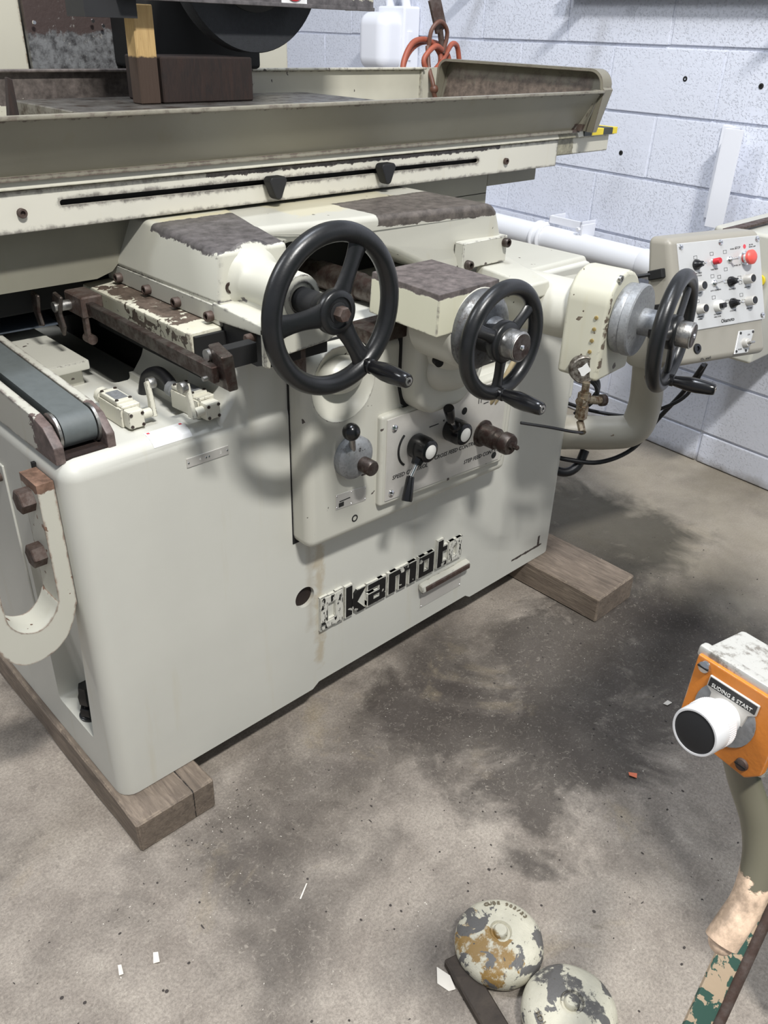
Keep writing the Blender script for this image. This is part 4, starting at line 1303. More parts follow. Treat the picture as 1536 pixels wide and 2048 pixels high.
b.tube([P0, P0 + Vector((-0.05, 0.0, 0.018)), P0 + Vector((-0.10, 0.02, 0.035)), P0 + Vector((-0.16, 0.06, 0.05))], 0.0035, 8)
b.build('oil_pipe', 'blackcable', vo2)
W3 = handwheel((1.215, -0.388, 0.952), R(14), 0.118, 0.0165, (50, 170, -70), 0.038, -78, 'elevating_handwheel', 0.0285, 0.017, 0.045, True)
# beige cables going into the gearbox, mount block
MB().tube([(1.10, -0.12, 0.872), (1.06, -0.10, 0.850), (1.03, -0.09, 0.80), (1.015, -0.07, 0.74), (1.01, -0.02, 0.68)], 0.0062, 10).build('feed_cable', 'beigecable', G)
MB().tube([(1.11, -0.12, 0.868), (1.075, -0.10, 0.840), (1.045, -0.09, 0.79), (1.03, -0.07, 0.73), (1.02, -0.02, 0.68)], 0.003, 8).build('feed_cable', 'beigecable', G)

# ---- console arm, console
am = MB()
am.tube([(1.44, 0.10, 0.472), (1.53, 0.02, 0.475), (1.60, -0.06, 0.480), (1.65, -0.115, 0.498), (1.660, -0.130, 0.57), (1.640, -0.135, 0.66), (1.615, -0.135, 0.76)], lambda t: 0.054 - 0.010 * t, 20, 8)
am.build('console_arm', 'arm', G)
MB().lathe((1.607, -0.13, 0.72), (-0.06, 0, 1), [(0.048, 0), (0.050, 0.004), (0.048, 0.085), (0.040, 0.10)], 28).build('swivel_collar', 'arm', G)
MB().box((1.57, -0.20, 0.80), (1.66, -0.10, 0.92), 0.01).build('console_bracket', 'arm', G)

KC = Vector((1.539, -0.325, 0.998))
KR = Matrix(((0.97862, 0.19098, 0.07632), (-0.20567, 0.90874, 0.36317), (0.0, -0.37110, 0.92859)))
FK = Matrix.Translation(KC) @ KR.to_4x4()
b = MB(FK)
b.hexa([(-0.170, 0, -0.180), (0.150, 0, -0.196), (0.150, 0.10, -0.196), (-0.188, 0.10, -0.180),
        (-0.168, 0, 0.114), (0.160, 0, 0.106), (0.165, 0.075, 0.128), (-0.168, 0.062, 0.132)], 0.016, 4)
con = b.build('control_console', 'console', G)
b = MB(FK).prism([(-0.145, -0.104), (0.150, -0.112), (0.152, 0.094), (-0.145, 0.100)], 'xz', -0.003, 0.001, 0.0012, 1)
pf = b.build('console_panel', 'panelface', con)
bl_ = MB(FK).lathe((-0.134, -0.003, 0.091), (0, -1, 0), [(0.0068, 0), (0.0055, 0.003), (0.002, 0.004), (0.0018, 0.002)], 14).build('panel_screw', 'chrome', con)
repeat(bl_, [FK @ Vector((x_, -0.005, z_)) for x_, z_ in ((0.005, 0.089), (0.142, 0.085), (0.140, -0.101), (-0.135, -0.094))])


def K(x_, z_, y_=-0.003):
    return (x_, y_, z_)


def sel_knob(x_, z_):
    b = MB(FK)
    b.lathe(K(x_, z_), (0, -1, 0), [(0.0125, 0), (0.012, 0.006), (0.008, 0.012), (0.006, 0.020)], 20)
    o_ = b.build('selector_knob', 'plastic', con)
    MB(FK).lathe(K(x_, z_, -0.021), (0, -1, 0), [(0.0028, 0), (0.0028, 0.010), (0.002, 0.012)], 10).build('toggle_tip', 'chrome', o_)


def alu_knob(x_, z_):
    b = MB(FK)
    b.lathe(K(x_, z_), (0, -1, 0), [(0.0115, 0), (0.0115, 0.020), (0.0105, 0.0215), (0.0095, 0.0215), (0.009, 0.0205)], 24)
    o_ = b.build('aluminium_knob', 'alu', con)
    MB(FK).lathe(K(x_, z_, -0.0243), (0, -1, 0), [(0.0085, 0), (0.0085, 0.0008)], 20).build('knob_cap', 'plastic', o_)


for q in ((-0.088, 0.046), (0.030, -0.006), (0.030, -0.058)):
    sel_knob(*q)
for q in ((-0.090, -0.004), (0.088, -0.007), (-0.092, -0.057), (0.088, -0.060)):
    alu_knob(*q)
b = MB(FK)
b.lathe(K(-0.026, 0.047), (0, -1, 0), [(0.009, 0), (0.008, 0.004)], 18)
o_ = b.build('push_button', 'chrome', con)
MB(FK).lathe(K(-0.026, 0.047, -0.007), (0, -1, 0), [(0.0075, 0), (0.0075, 0.014), (0.0065, 0.016)], 20).build('button_cap', 'red', o_)
for (x_, z_, dz) in ((0.032, 0.046, 0.0), (-0.030, -0.003, 0.001)):
    b = MB(FK)
    b.lathe(K(x_, z_), (0, -1, 0), [(0.0085, 0), (0.0085, 0.003), (0.006, 0.005), (0.004, 0.009)], 6)
    b.cyl((x_, -0.010, z_), (x_ + 0.004, -0.028, z_ + dz), 0.0025, 0.0034, 10)
    b.build('toggle_switch', 'chrome', con)
b = MB(FK)
b.lathe(K(0.088, 0.044), (0, -1, 0), [(0.017, 0), (0.017, 0.004), (0.013, 0.006), (0.013, 0.014)], 26)
o_ = b.build('stop_button', 'chrome', con)
MB(FK).lathe(K(0.088, 0.044, -0.016), (0, -1, 0), [(0.014, 0), (0.0175, 0.003), (0.0175, 0.010), (0.013, 0.014), (0.006, 0.0155)], 28).build('button_cap', 'faded_red', o_)
b = MB(FK)
b.lathe(K(-0.027, -0.058), (0, -1, 0), [(0.0135, 0), (0.0135, 0.012), (0.012, 0.014)], 24)
o_ = b.build('range_knob', 'whitecap', con)
MB(FK).box((-0.036, -0.026, -0.064), (-0.018, -0.015, -0.052), 0.002, 1).build('knob_bar', 'plastic', o_)
b = MB(FK)
tr_ = RXZ
b.text('STOP', K(0.066, 0.071, -0.0032), tr_, 0.0085, 0.0002)
b.text('SEE THE', K(0.117, 0.074, -0.0032), tr_, 0.0042, 0.0002)
b.text('SIGNAL LAMP', K(0.121, 0.069, -0.0032), tr_, 0.0042, 0.0002)
for tx_, x_, z_ in (('TABLE SPEED', -0.084, 0.026), ('DIRECTION', -0.084, 0.020), ('TABLE STOP', -0.025, 0.029), ('WHEEL ON', 0.050, 0.070), ('WHEEL OFF', 0.060, 0.030),
                    ('OIL PUMP', -0.088, -0.020), ('AUTO GRINDING', -0.026, -0.020), ('CROSS FEED', 0.034, -0.024), ('FINE FEED', 0.090, -0.026),
                    ('GRINDING', -0.090, -0.075), ('WHEEL', -0.090, -0.081), ('CROSS FEED', -0.028, -0.077), ('DIRECTION', -0.028, -0.083), ('COOLANT', 0.030, -0.076), ('FINE FEED', 0.092, -0.078)):
    b.text(tx_, K(x_, z_, -0.0032), tr_, 0.0048, 0.0002)
for x_, z_ in ((-0.088, 0.063), (-0.030, 0.066), (0.018, 0.066), (0.016, 0.025), (-0.095, 0.014), (-0.034, 0.014), (-0.010, 0.010), (0.012, -0.004), (0.064, 0.000), (0.066, -0.012),
               (-0.094, -0.038), (-0.036, -0.036), (0.012, -0.052), (0.066, -0.042), (0.072, -0.058)):
    for (a0, c0, a1, c1) in ((-.006, -.004, .006, -.0033), (-.006, .0033, .006, .004), (-.006, -.004, -.0053, .004), (.0053, -.004, .006, .004)):
        b.box((x_ + a0, -0.0034, z_ + c0), (x_ + a1, -0.0030, z_ + c1))
b.build('panel_print', 'black_print', pf, 0)
b = MB(FK)
b.text('Okamoto', K(0.008, -0.096, -0.0032), tr_, 0.0125, 0.0002, 'CENTER', 0.0003)
b.build('panel_lettering', 'black_print', pf, 0)
b = MB(FK)
b.lathe(K(0.092, 0.072), (0, -1, 0), [(0.0055, 0), (0.0055, 0.0004)], 8)
b.build('signal_mark', 'red_print', pf)
b = MB(FK).hexa([(0.022, 0.001, -0.182), (0.074, 0.001, -0.185), (0.074, -0.003, -0.185), (0.022, -0.003, -0.182),
                 (0.047, 0.001, -0.128), (0.106, 0.001, -0.132), (0.106, -0.003, -0.132), (0.047, -0.003, -0.128)], 0.001, 1)
b.build('switch_plate', 'panelface', con)
b = MB(FK)
b.lathe(K(0.064, -0.160), (0, -1, 0), [(0.012, 0), (0.012, 0.008), (0.009, 0.012)], 22)
o_ = b.build('switch_knob', 'alu', con)
MB(FK).box((0.058, -0.026, -0.163), (0.076, -0.012, -0.157), 0.002, 1).build('knob_bar', 'steel', o_)
b = MB(FK)
for q in ((0.030, -0.176), (0.066, -0.179), (0.052, -0.134), (0.099, -0.137)):
    b.lathe(K(*q), (0, -1, 0), [(0.0035, 0), (0.003, 0.0015)], 10)
b.text('ON', K(0.082, -0.142, -0.0032), tr_, 0.006, 0.0002).text('MAIN', K(0.044, -0.173, -0.0032), tr_, 0.006, 0.0002)
b.build('plate_marks', 'black_print', con, 0)
MB(FK).lathe((-0.108, 0.0, -0.148), (0, -1, 0), [(0.0125, 0), (0.0115, 0.004), (0.006, 0.004), (0.005, 0.001)], 20).build('blind_plug', 'plastic', con)
b = MB(FK).text('Ch.  ward', K(-0.08, -0.176, -0.0006), tr_, 0.009, 0.0003)
b.build('scrawl_mark', 'black_print', con, 0)
for z_ in (0.040, -0.040):
    b = MB(FK)
    b.box((-0.1815, 0.018, z_ - 0.011), (-0.165, 0.062, z_ + 0.011), 0.002, 1)
    b.build('cable_slot', 'dark', con)
MB(FK).tube([(-0.175, 0.05, 0.042), (-0.22, 0.115, 0.045), (-0.27, 0.13, 0.05), (-0.33, 0.16, 0.04), (-0.40, 0.22, 0.0)], 0.0045, 8).build('console_wire', 'blackcable', con)

# cables hanging from console to the base
MB().tube([(1.72, -0.25, 0.72), (1.745, -0.20, 0.62), (1.72, -0.15, 0.52), (1.66, -0.12, 0.43), (1.57, -0.07, 0.395), (1.50, 0.0, 0.400), (1.46, 0.06, 0.41)], 0.007, 10).build('console_cable', 'blackcable', G)
MB().tube([(1.735, -0.25, 0.72), (1.725, -0.22, 0.62), (1.69, -0.17, 0.57), (1.66, -0.10, 0.53), (1.62, 0.02, 0.52), (1.55, 0.10, 0.55)], 0.0055, 10).build('console_cable', 'blackcable', G)
for k in range(3):
    MB().tube([(1.49, 0.10, 0.665 - 0.012 * k), (1.53, 0.03, 0.672 - 0.012 * k), (1.585, 0.0, 0.64 - 0.010 * k), (1.62, 0.01, 0.58 - 0.01 * k), (1.60, 0.06, 0.50)], 0.0065, 9).build('loom_cable', 'blackcable', G)
MB().tube([(1.44, 0.05, 0.385), (1.49, 0.0, 0.36), (1.53, -0.02, 0.375), (1.56, -0.02, 0.42)], 0.014, 12).build('hose_loop', 'blackcable', G)
MB().box((1.46, -0.01, 0.68), (1.53, 0.05, 0.72), 0.006, 2).build('terminal_cap', 'arm', G)

# ---- table: front guard with slot, tray, chuck
gb = MB().box((-0.5, 0.327, 1.170), (1.715, 0.335, 1.240), 0.001, 1)
guard = gb.build('slotted_guard', 'guard', G)
slot = []
for a_ in range(90, 271, 20):
    slot.append((0.215 + 0.0055 * math.cos(R(a_)), 1.2135 + 0.0055 * math.sin(R(a_))))
for a_ in range(-90, 91, 20):
    slot.append((1.362 + 0.0055 * math.cos(R(a_)), 1.2080 + 0.0055 * math.sin(R(a_))))
cut(guard, MB().prism(slot, 'xz', 0.31, 0.35, 0.0).mesh('c', 'guard'))
MB().box((-0.5, 0.345, 1.175), (1.70, 0.36, 1.235)).build('slot_shade_backing', 'dark', G)  # dark strip standing for the shade behind the slot
MB().prism([(0.327, 1.2375), (0.333, 1.2425), (0.345, 1.2425), (0.345, 1.2375)], 'yz', -0.5, 1.715, 0.0).build('guard_fold', 'guard', G)
b = MB()
b.hexa([(-0.5, 0.316, 1.243), (1.99, 0.316, 1.243), (1.99, 0.80, 1.243), (-0.5, 0.80, 1.243),
        (-0.5, 0.322, 1.268), (2.0, 0.322, 1.262), (2.0, 0.80, 1.262), (-0.5, 0.80, 1.268)], 0.003, 2)
b.box((1.60, 0.332, 1.196), (1.985, 0.78, 1.243), 0.003, 1)
b.build('table_slide', 'plank', G)
b = MB()
for i, mt_ in enumerate(('tapeblack', 'yellow', 'tapeblack', 'yellow')):
    x0 = (1.825, 1.865, 1.925, 1.975)[i]
    x1 = (1.865, 1.925, 1.975, 2.0)[i]
    MB().box((x0, 0.3155, 1.245), (x1, 0.40, 1.2635), 0.0008, 1).build('hazard_tape', mt_, G)
b = MB()
b.box((1.15, 0.42, 1.085), (1.49, 0.85, 1.172), 0.02, 4)
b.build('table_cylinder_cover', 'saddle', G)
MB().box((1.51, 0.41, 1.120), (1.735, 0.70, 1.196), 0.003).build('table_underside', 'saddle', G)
dg_ = None
for x_, z_ in ((0.680, 1.203), (1.006, 1.207)):
    b = MB()
    b.prism([(x_ - 0.024, z_ + 0.014), (x_ - 0.018, z_ + 0.022), (x_ + 0.018, z_ + 0.022), (x_ + 0.024, z_ + 0.014), (x_ + 0.008, z_ - 0.022), (x_, z_ - 0.026), (x_ - 0.008, z_ - 0.022)], 'xz', 0.295, 0.322, 0.004, 2)
    dg_ = b.build('trip_dog_knob', 'rubber', G)
    MB().cyl((x_, 0.322, z_ + 0.004), (x_, 0.345, z_ + 0.004), 0.005, n=10).build('dog_stud', 'dark', dg_)
for x_, z_ in ((0.137, 1.204), (1.478, 1.199)):
    MB().hexbolt((x_, 0.327, z_), (0, -1, 0), 0.0085, 0.008, True).build('guard_bolt', 'rusty', G)

# tray, built of folded sheet
TX0, TX1 = -0.55, 1.80
b = MB()
b.hexa([(TX0, 0.320, 1.264), (1.765, 0.320, 1.258), (1.765, 0.326, 1.258), (TX0, 0.326, 1.264),
        (TX0, 0.252, 1.358), (1.792, 0.252, 1.366), (1.792, 0.262, 1.367), (TX0, 0.262, 1.359)], 0.0015, 1)
b.hexa([(TX0, 0.244, 1.356), (1.795, 0.244, 1.364), (1.795, 0.262, 1.364), (TX0, 0.262, 1.356),
        (TX0, 0.244, 1.363), (1.795, 0.244, 1.371), (1.795, 0.262, 1.371), (TX0, 0.262, 1.363)], 0.002, 2)
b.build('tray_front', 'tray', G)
b = MB()
b.box((TX0, 0.90, 1.262), (1.80, 0.906, 1.400), 0.001, 1)
b.box((TX0, 0.884, 1.394), (1.73, 0.906, 1.401), 0.002, 1)
b.box((1.715, 0.893, 1.262), (1.722, 0.900, 1.394))
b.build('tray_back', 'trayback', G) if 'trayback' in M else None
M['trayback'] = paint('tray_back_paint', (0.55, 0.53, 0.44), (0.06, 0.05, 0.045), 0.0025, dirt=0.5,
                      patches=[((0.30, 0.85, 1.33), (1.05, 0.95, 1.42), 0.02, 24, 0.001)], specks=0.3)
b = MB()
b.box((TX0, 0.90, 1.262), (1.80, 0.906, 1.400), 0.001, 1)
b.box((TX0, 0.884, 1.394), (1.73, 0.906, 1.401), 0.002, 1)
b.box((1.715, 0.893, 1.262), (1.722, 0.900, 1.394))
b.build('tray_back', 'trayback', G)
MB().box((TX0, 0.31, 1.258), (1.79, 0.90, 1.266)).build('tray_floor', 'tray', G)
# raised rounded end guard
n_ = 8
out = [(0.262, 1.262), (0.248, 1.372)]
for k in range(n_ + 1):
    a_ = math.pi - (math.pi / 2) * k / n_
    out.append((0.30 + 0.045 * math.cos(a_), 1.378 + 0.045 * math.sin(a_)))
for k in range(n_ + 1):
    a_ = math.pi / 2 - (math.pi / 2) * k / n_
    out.append((0.862 + 0.035 * math.cos(a_), 1.391 + 0.035 * math.sin(a_)))
out += [(0.90, 1.262)]
inn = [(0.285, 1.262), (0.262, 1.372)]
for k in range(n_ + 1):
    a_ = math.pi - (math.pi / 2) * k / n_
    inn.append((0.302 + 0.038 * math.cos(a_), 1.378 + 0.038 * math.sin(a_)))
for k in range(n_ + 1):
    a_ = math.pi / 2 - (math.pi / 2) * k / n_
    inn.append((0.860 + 0.030 * math.cos(a_), 1.389 + 0.030 * math.sin(a_)))
inn += [(0.892, 1.262)]
b = MB()
xa, xb = 1.765, 1.838
V = b.bm.verts.new
A = [V((xa + (0.02 if p_[1] < 1.3 else 0.028), *p_)) for p_ in out]
B_ = [V((xb - 0.035 * max(0, min(1, (1.38 - p_[1]) / 0.12)), *p_)) for p_ in out]
A2 = [V((xa + (0.02 if p_[1] < 1.3 else 0.028), *p_)) for p_ in inn]
B2 = [V((xb - 0.008 - 0.035 * max(0, min(1, (1.38 - p_[1]) / 0.12)), *p_)) for p_ in inn]
for i in range(len(out) - 1):
    b.bm.faces.new([A[i], A[i + 1], B_[i + 1], B_[i]])
    b.bm.faces.new([A2[i + 1], A2[i], B2[i], B2[i + 1]])
    b.bm.faces.new([A[i + 1], A[i], A2[i], A2[i + 1]])
b.bm.faces.new(B_)
b.bm.faces.new(B2[::-1])
bmesh.ops.recalc_face_normals(b.bm, faces=b.bm.faces)
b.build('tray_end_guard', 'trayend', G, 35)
b = MB()
b.prism([(0.256, 1.372), (0.30, 1.262), (0.318, 1.262), (0.274, 1.372)], 'yz', 1.775, 1.790, 0.001, 1)
b.build('corner_gusset', 'tray', G)
hp = MB().lathe((1.300, 0.284, 1.327), (0, -0.8, -0.6), [(0.0065, 0), (0.0065, 0.0015), (0.0045, 0.0018)], 12).build('rivet_head', 'rusty', G)
w0 = WORLD[hp].to_translation()
repeat(hp, [w0 + Vector((0.026, 0, 0)), w0 + Vector((0.008, 0.033, -0.045)), w0 + Vector((0.034, 0.033, -0.045))])
# magnetic chuck
b = MB().box((0.345, 0.46, 1.268), (1.165, 0.82, 1.345), 0.002, 1)
b.build('magnetic_chuck', 'chuck', G)
MB().box((0.335, 0.45, 1.266), (1.175, 0.83, 1.300), 0.002, 1).build('chuck_base', 'chuckside', G)

# ---- column and wheel head
col_ = MB()
col_.box((0.10, 1.05, 0.9), (0.50, 1.6, 1.75), 0.01, 2)
col_.box((1.06, 1.08, 0.9), (1.32, 1.6, 1.75), 0.01, 2)
col_.box((0.49, 1.12, 0.9), (1.10, 1.6, 1.75))
colu = col_.build('column', 'column', G)
MB().box((0.30, 1.030, 0.9), (0.335, 1.05, 1.75), 0.003).build('column_rail', 'column', G)
MB().box((0.50, 1.035, 1.20), (0.98, 1.05, 1.75), 0.001).build('way_shield', 'corroded', G)
for x_, z_ in ((0.514, 1.493), (0.664, 1.50), (0.69, 1.49)):
    MB().lathe((x_, 1.02, z_), (0, -1, 0), [(0.005, 0), (0.004, 0.003)], 10).build('shield_screw', 'chrome', G)
MB().box((0.72, 0.85, 1.40), (1.05, 1.05, 1.75), 0.01).build('spindle_body', 'dark', G)  # spindle housing coloured near black, a backdrop for the shade here
MB().cyl((0.862, 0.60, 1.645), (0.862, 1.0, 1.645), 0.075, n=32).build('spindle', 'chuckside', G)
b = MB()
b.lathe((0.862, 0.612, 1.645), (0, -1, 0), [(0.198, -0.04), (0.2, -0.037), (0.2, 0.0), (0.198, 0.003), (0.10, 0.003), (0.098, 0.0)], 72)
gw = b.build('grinding_wheel', 'abrasive', G)
MB().lathe((0.862, 0.609, 1.645), (0, -1, 0), [(0.118, 0), (0.118, 0.004), (0.108, 0.010), (0.03, 0.012)], 48).build('wheel_blotter', 'rubber', gw)
b = MB()
b.box((0.56, 0.555, 1.5445), (1.185, 0.563, 1.74), 0.001)
b.box((0.56, 0.555, 1.54), (1.185, 0.59, 1.548), 0.001)
b.box((1.178, 0.56, 1.541), (1.185, 0.70, 1.74), 0.001)
b.build('wheel_guard', 'guarddark', G) if 'guarddark' in M else None
M['guarddark'] = paint('wheel_guard_paint', (0.50, 0.48, 0.38), (0.05, 0.045, 0.045), 0.004, dirt=0.4,
                       patches=[((0.3, 0.5, 1.5), (1.2, 0.6, 1.562), 0.008, 30, 0.001)])
b = MB()
b.box((0.50, 0.555, 1.5445), (1.185, 0.563, 1.74), 0.001)
b.box((0.50, 0.550, 1.540), (1.185, 0.575, 1.548), 0.001)
b.box((1.178, 0.563, 1.541), (1.185, 0.655, 1.74), 0.001)
b.build('wheel_guard', 'guarddark', G)
MB().cyl((1.185, 0.60, 1.562), (1.20, 0.60, 1.562), 0.014, n=14).build('guard_hinge', 'rusty', G)
st = MB().box((0.898, 0.553, 1.548), (0.972, 0.555, 1.62), 0.0005).build('rotation_sticker', 'paper', G)
pts_ = [(0.935 + 0.028 * math.cos(R(a_)), 0.5525, 1.583 + 0.028 * math.sin(R(a_))) for a_ in range(200, 345, 8)]
b = MB()
b.tube(pts_, 0.0038, 6, 1)
b.build('rotation_arrow', 'red', st)
MB().box((0.43, 0.58, 1.507), (0.545, 0.66, 1.54)).build('guard_shadow_box', 'rubber', G)  # dark box standing for the shadow beside the wheel guard

# ================================================================== LOOSE THINGS ON THE TABLE
o = MB().box((0.600, 0.600, 1.3455), (0.842, 0.76, 1.437), 0.003, 1).build('wood_block', 'oilwood', None, base=True)
o['label'] = 'oil soaked dark wooden block lying on the chuck under the grinding wheel'
o['category'] = 'wood block'
o = MB().box((0.546, 0.602, 1.3455), (0.594, 0.642, 1.5335), 0.002, 1).build('wood_prop', 'pine', None, base=True)
o['label'] = 'upright pale pine stick propping up the wheel head beside the dark block'
o['category'] = 'stick'
b = MB()
b.hexa([(0.138, 0.330, 1.267), (0.168, 0.330, 1.267), (0.168, 0.350, 1.267), (0.138, 0.350, 1.267),
        (0.158, 0.334, 1.416), (0.166, 0.334, 1.412), (0.166, 0.346, 1.412), (0.158, 0.346, 1.416)], 0.001, 1)
o = b.build('wood_wedge', 'oilwood', None, base=True)
o['label'] = 'dark pointed wooden wedge standing in the tray corner at the left edge'
o['category'] = 'wedge'

# hose over the tray end and the red coil behind
h = thing('coolant_hose', (1.70, 0.86, 1.35), 'orange red rubber hose tied in loose loops above the back of the tray', 'hose')
b = MB()
b.tube([(1.66, 0.925, 1.28), (1.665, 0.93, 1.36), (1.68, 0.94, 1.42), (1.73, 0.95, 1.47), (1.80, 0.95, 1.475), (1.845, 0.94, 1.44), (1.84, 0.93, 1.405)], 0.009, 12)
b.tube([(1.70, 0.93, 1.29), (1.68, 0.945, 1.38), (1.72, 0.96, 1.44), (1.79, 0.97, 1.47), (1.87, 0.97, 1.465), (1.92, 0.97, 1.43), (1.915, 0.96, 1.39)], 0.0085, 12)
b.tube([(1.845, 0.93, 1.45), (1.80, 0.92, 1.46), (1.752, 0.92, 1.425), (1.76, 0.915, 1.392), (1.80, 0.92, 1.39), (1.85, 0.93, 1.42), (1.90, 0.94, 1.465), (1.94, 0.95, 1.46), (1.955, 0.95, 1.42)], 0.0085, 12)
b.build('hose_coil', 'orangehose', h)
b = MB()
b.tube([(1.78, 0.93, 1.45), (1.785, 0.925, 1.505), (1.82, 0.92, 1.53), (1.86, 0.925, 1.50), (1.85, 0.93, 1.44)], 0.007, 10)
b.tube([(1.775, 0.93, 1.46), (1.765, 0.91, 1.40), (1.752, 0.876, 1.355), (1.758, 0.872, 1.32), (1.775, 0.86, 1.29), (1.80, 0.84, 1.275)], 0.0075, 10)
b.sphere((1.757, 0.874, 1.338), 0.014)
b.build('hose_tie', 'hosebrown', h) if 'hosebrown' in M else None
M['hosebrown'] = plain('oily_hose', (0.13, 0.055, 0.035), 0.5, 0, 0, 100, 0.6)
b = MB()
b.tube([(1.78, 0.93, 1.45), (1.785, 0.925, 1.505), (1.82, 0.92, 1.53), (1.86, 0.925, 1.50), (1.85, 0.93, 1.44)], 0.007, 10)
b.tube([(1.775, 0.93, 1.46), (1.765, 0.91, 1.40), (1.752, 0.876, 1.355), (1.758, 0.872, 1.32), (1.775, 0.86, 1.29), (1.80, 0.84, 1.275)], 0.0075, 10)
b.sphere((1.757, 0.874, 1.338), 0.014)
b.build('hose_tie', 'hosebrown', h)
b = MB()
b.box((1.80, 0.935, 1.50), (1.85, 0.945, 1.60), 0.001, 1, Matrix.Rotation(R(-25), 3, 'Y'))
b.cyl((1.84, 0.94, 1.51), (1.86, 0.94, 1.44), 0.010, n=12)
b.build('metal_tag', 'rusty', h)

# ================================================================== MACHINE MOUNTS
def dome(c, mat, label, txt, ang):
    tt = thing('machine_mount', c, label, 'machine mount', 'round mounts on the floor')
    RR = 0.083
    b = MB()
    prof = [(0.074, 0.0), (0.080, 0.004), (0.086, 0.018), (0.0865, 0.028), (0.083, 0.040), (0.072, 0.050), (0.055, 0.0565), (0.036, 0.060), (0.026, 0.0622), (0.022, 0.0622), (0.019, 0.057), (0.0145, 0.057), (0.0135, 0.065), (0.011, 0.068)]
    b.lathe(c, (0.0, 0.0, 1), [(r_ * 0.965, h_) for r_, h_ in prof], 56)
    for v in b.bm.verts:
        v.co += noise.noise_vector(v.co * 28) * 0.0012
    b.build('shell', mat, tt, 50)
    b = MB()
    for i, ch in enumerate(txt):
        a_ = R(ang - i * 7.5)
        if ch == ' ':
            continue
        rot = Matrix.Rotation(a_ - R(90), 3, 'Z') @ Matrix.Rotation(R(-24), 3, 'X')
        b.text(ch, (c[0] + 0.062 * math.cos(a_), c[1] + 0.062 * math.sin(a_), c[2] + 0.0548), rot, 0.0125, 0.0012)
    b.build('cast_number', 'castnumber', tt, 0)
    return tt


dome((0.373, -0.718, 0.004), 'dome_paint_a', 'round domed cream metal mount with a rust brown patch and lettering, upper one', 'CUBE 903/23', 66)
dome((0.364, -0.884, 0.004), 'dome_paint_b', 'round domed cream metal mount with dark grey chips, cut by the photo bottom edge', 'SWITCH', 190)
b = MB()
q0, q1 = Vector((0.300, -0.672, 0)), Vector((0.232, -0.90, 0))
d_ = (q1 - q0).normalized()
s_ = Vector((d_.y, -d_.x, 0)) * 0.022
b.hexa([q0 - s_, q1 - s_, q1 + s_, q0 + s_] + [p_ + Vector((0, 0, 0.018)) for p_ in (q0 - s_, q1 - s_, q1 + s_, q0 + s_)], 0.003, 1)
o = b.build('wood_batten', 'timberend', None, base=True)
o['label'] = 'short dark wooden batten on the floor beside the two round mounts'
o['category'] = 'batten'

# ================================================================== PUSH BUTTON STATION (near right)
FO = Matrix.Translation((0.172, -1.036, 0.970)) @ Matrix.Rotation(R(-97), 4, 'Z') @ Matrix.Rotation(R(-7), 4, 'X')
PB = thing('push_button_station', (0.2, -1.1, 0.0), 'orange fronted cast metal push button box on a curved conduit at the right edge', 'push button station')
b = MB(FO)
b.box((-0.046, 0.004, -0.043), (0.046, 0.075, 0.043), 0.004, 2)
b.box((-0.048, 0.0, 0.036), (0.048, 0.012, 0.048), 0.003, 2)
b.build('cast_box', 'castbox', PB)
b = MB(FO)
b.prism([(-0.042, -0.041), (0.034, -0.046), (0.046, -0.034), (0.046, 0.041), (-0.044, 0.041)], 'xz', -0.004, 0.006, 0.002, 2)
fp = b.build('front_plate', 'orange', PB)
b = MB(FO)
b.lathe((-0.034, -0.004, 0.033), (0, -1, 0), [(0.0062, 0), (0.0055, 0.0025), (0.002, 0.0035)], 18)
sc1 = b.build('cover_screw', 'chrome', fp)
b = MB(FO).box((-0.0395, -0.0078, 0.0323), (-0.0285, -0.0066, 0.0337))
b.build('screw_slot', 'dark', fp)
b = MB(FO)
b.lathe((0.028, -0.004, -0.034), (0, -1, 0), [(0.0062, 0), (0.0055, 0.0025), (0.002, 0.0035)], 18)
b.build('cover_screw', 'rusty', fp)
b = MB(FO).box((0.0225, -0.0078, -0.0347), (0.0335, -0.0066, -0.0333))
b.build('screw_slot', 'dark', fp)
b = MB(FO)
b.prism([(-0.026, 0.018), (-0.020, 0.014), (-0.020, 0.0), (0.016, 0.0), (0.018, 0.014), (0.024, 0.018), (0.024, 0.030), (-0.026, 0.030)], 'xz', -0.006, -0.0035, 0.0008, 1)
b.build('legend_plate', 'alu', fp)
b = MB(FO).box((-0.0245, -0.0066, 0.0195), (0.0225, -0.0058, 0.0285), 0)
lgp = b.build('legend_strip', 'black_print', fp)
b = MB(FO).text('SLIDING & START', (-0.001, -0.0068, 0.0222), RXZ, 0.0052, 0.0002)
b.build('legend_print', 'whitecap', fp, 0)
b = MB(FO)
b.lathe((-0.002, -0.004, 0.000), (0, -1, 0), [(0.030, 0), (0.030, 0.001)], 30)
b.build('worn_ring', 'castalu', fp)
b = MB(FO)
b.lathe((-0.002, -0.004, 0.0), (0, -1, 0), [(0.0165, 0), (0.0165, 0.010), (0.019, 0.011), (0.019, 0.016), (0.0225, 0.018), (0.0225, 0.046), (0.0215, 0.048), (0.0198, 0.048), (0.0195, 0.0445)], 48)
kn = b.build('mushroom_button', 'brightalu', fp)
b = MB(FO)
for i in range(72):
    a_ = 2 * math.pi * i / 72
    b.box((-0.0003, -0.033, 0.0222), (0.0003, -0.023, 0.0229), 0, 1)
    bm_ = b.bm
    bm_.verts.ensure_lookup_table()
    vs_ = bm_.verts[-8:]
    bmesh.ops.rotate(bm_, verts=vs_, cent=(0, 0, 0), matrix=Matrix.Rotation(a_, 3, 'Y'))
    bmesh.ops.translate(bm_, verts=vs_, vec=(-0.002, 0, 0))
b.build('knurling', 'brightalu', kn, 0)
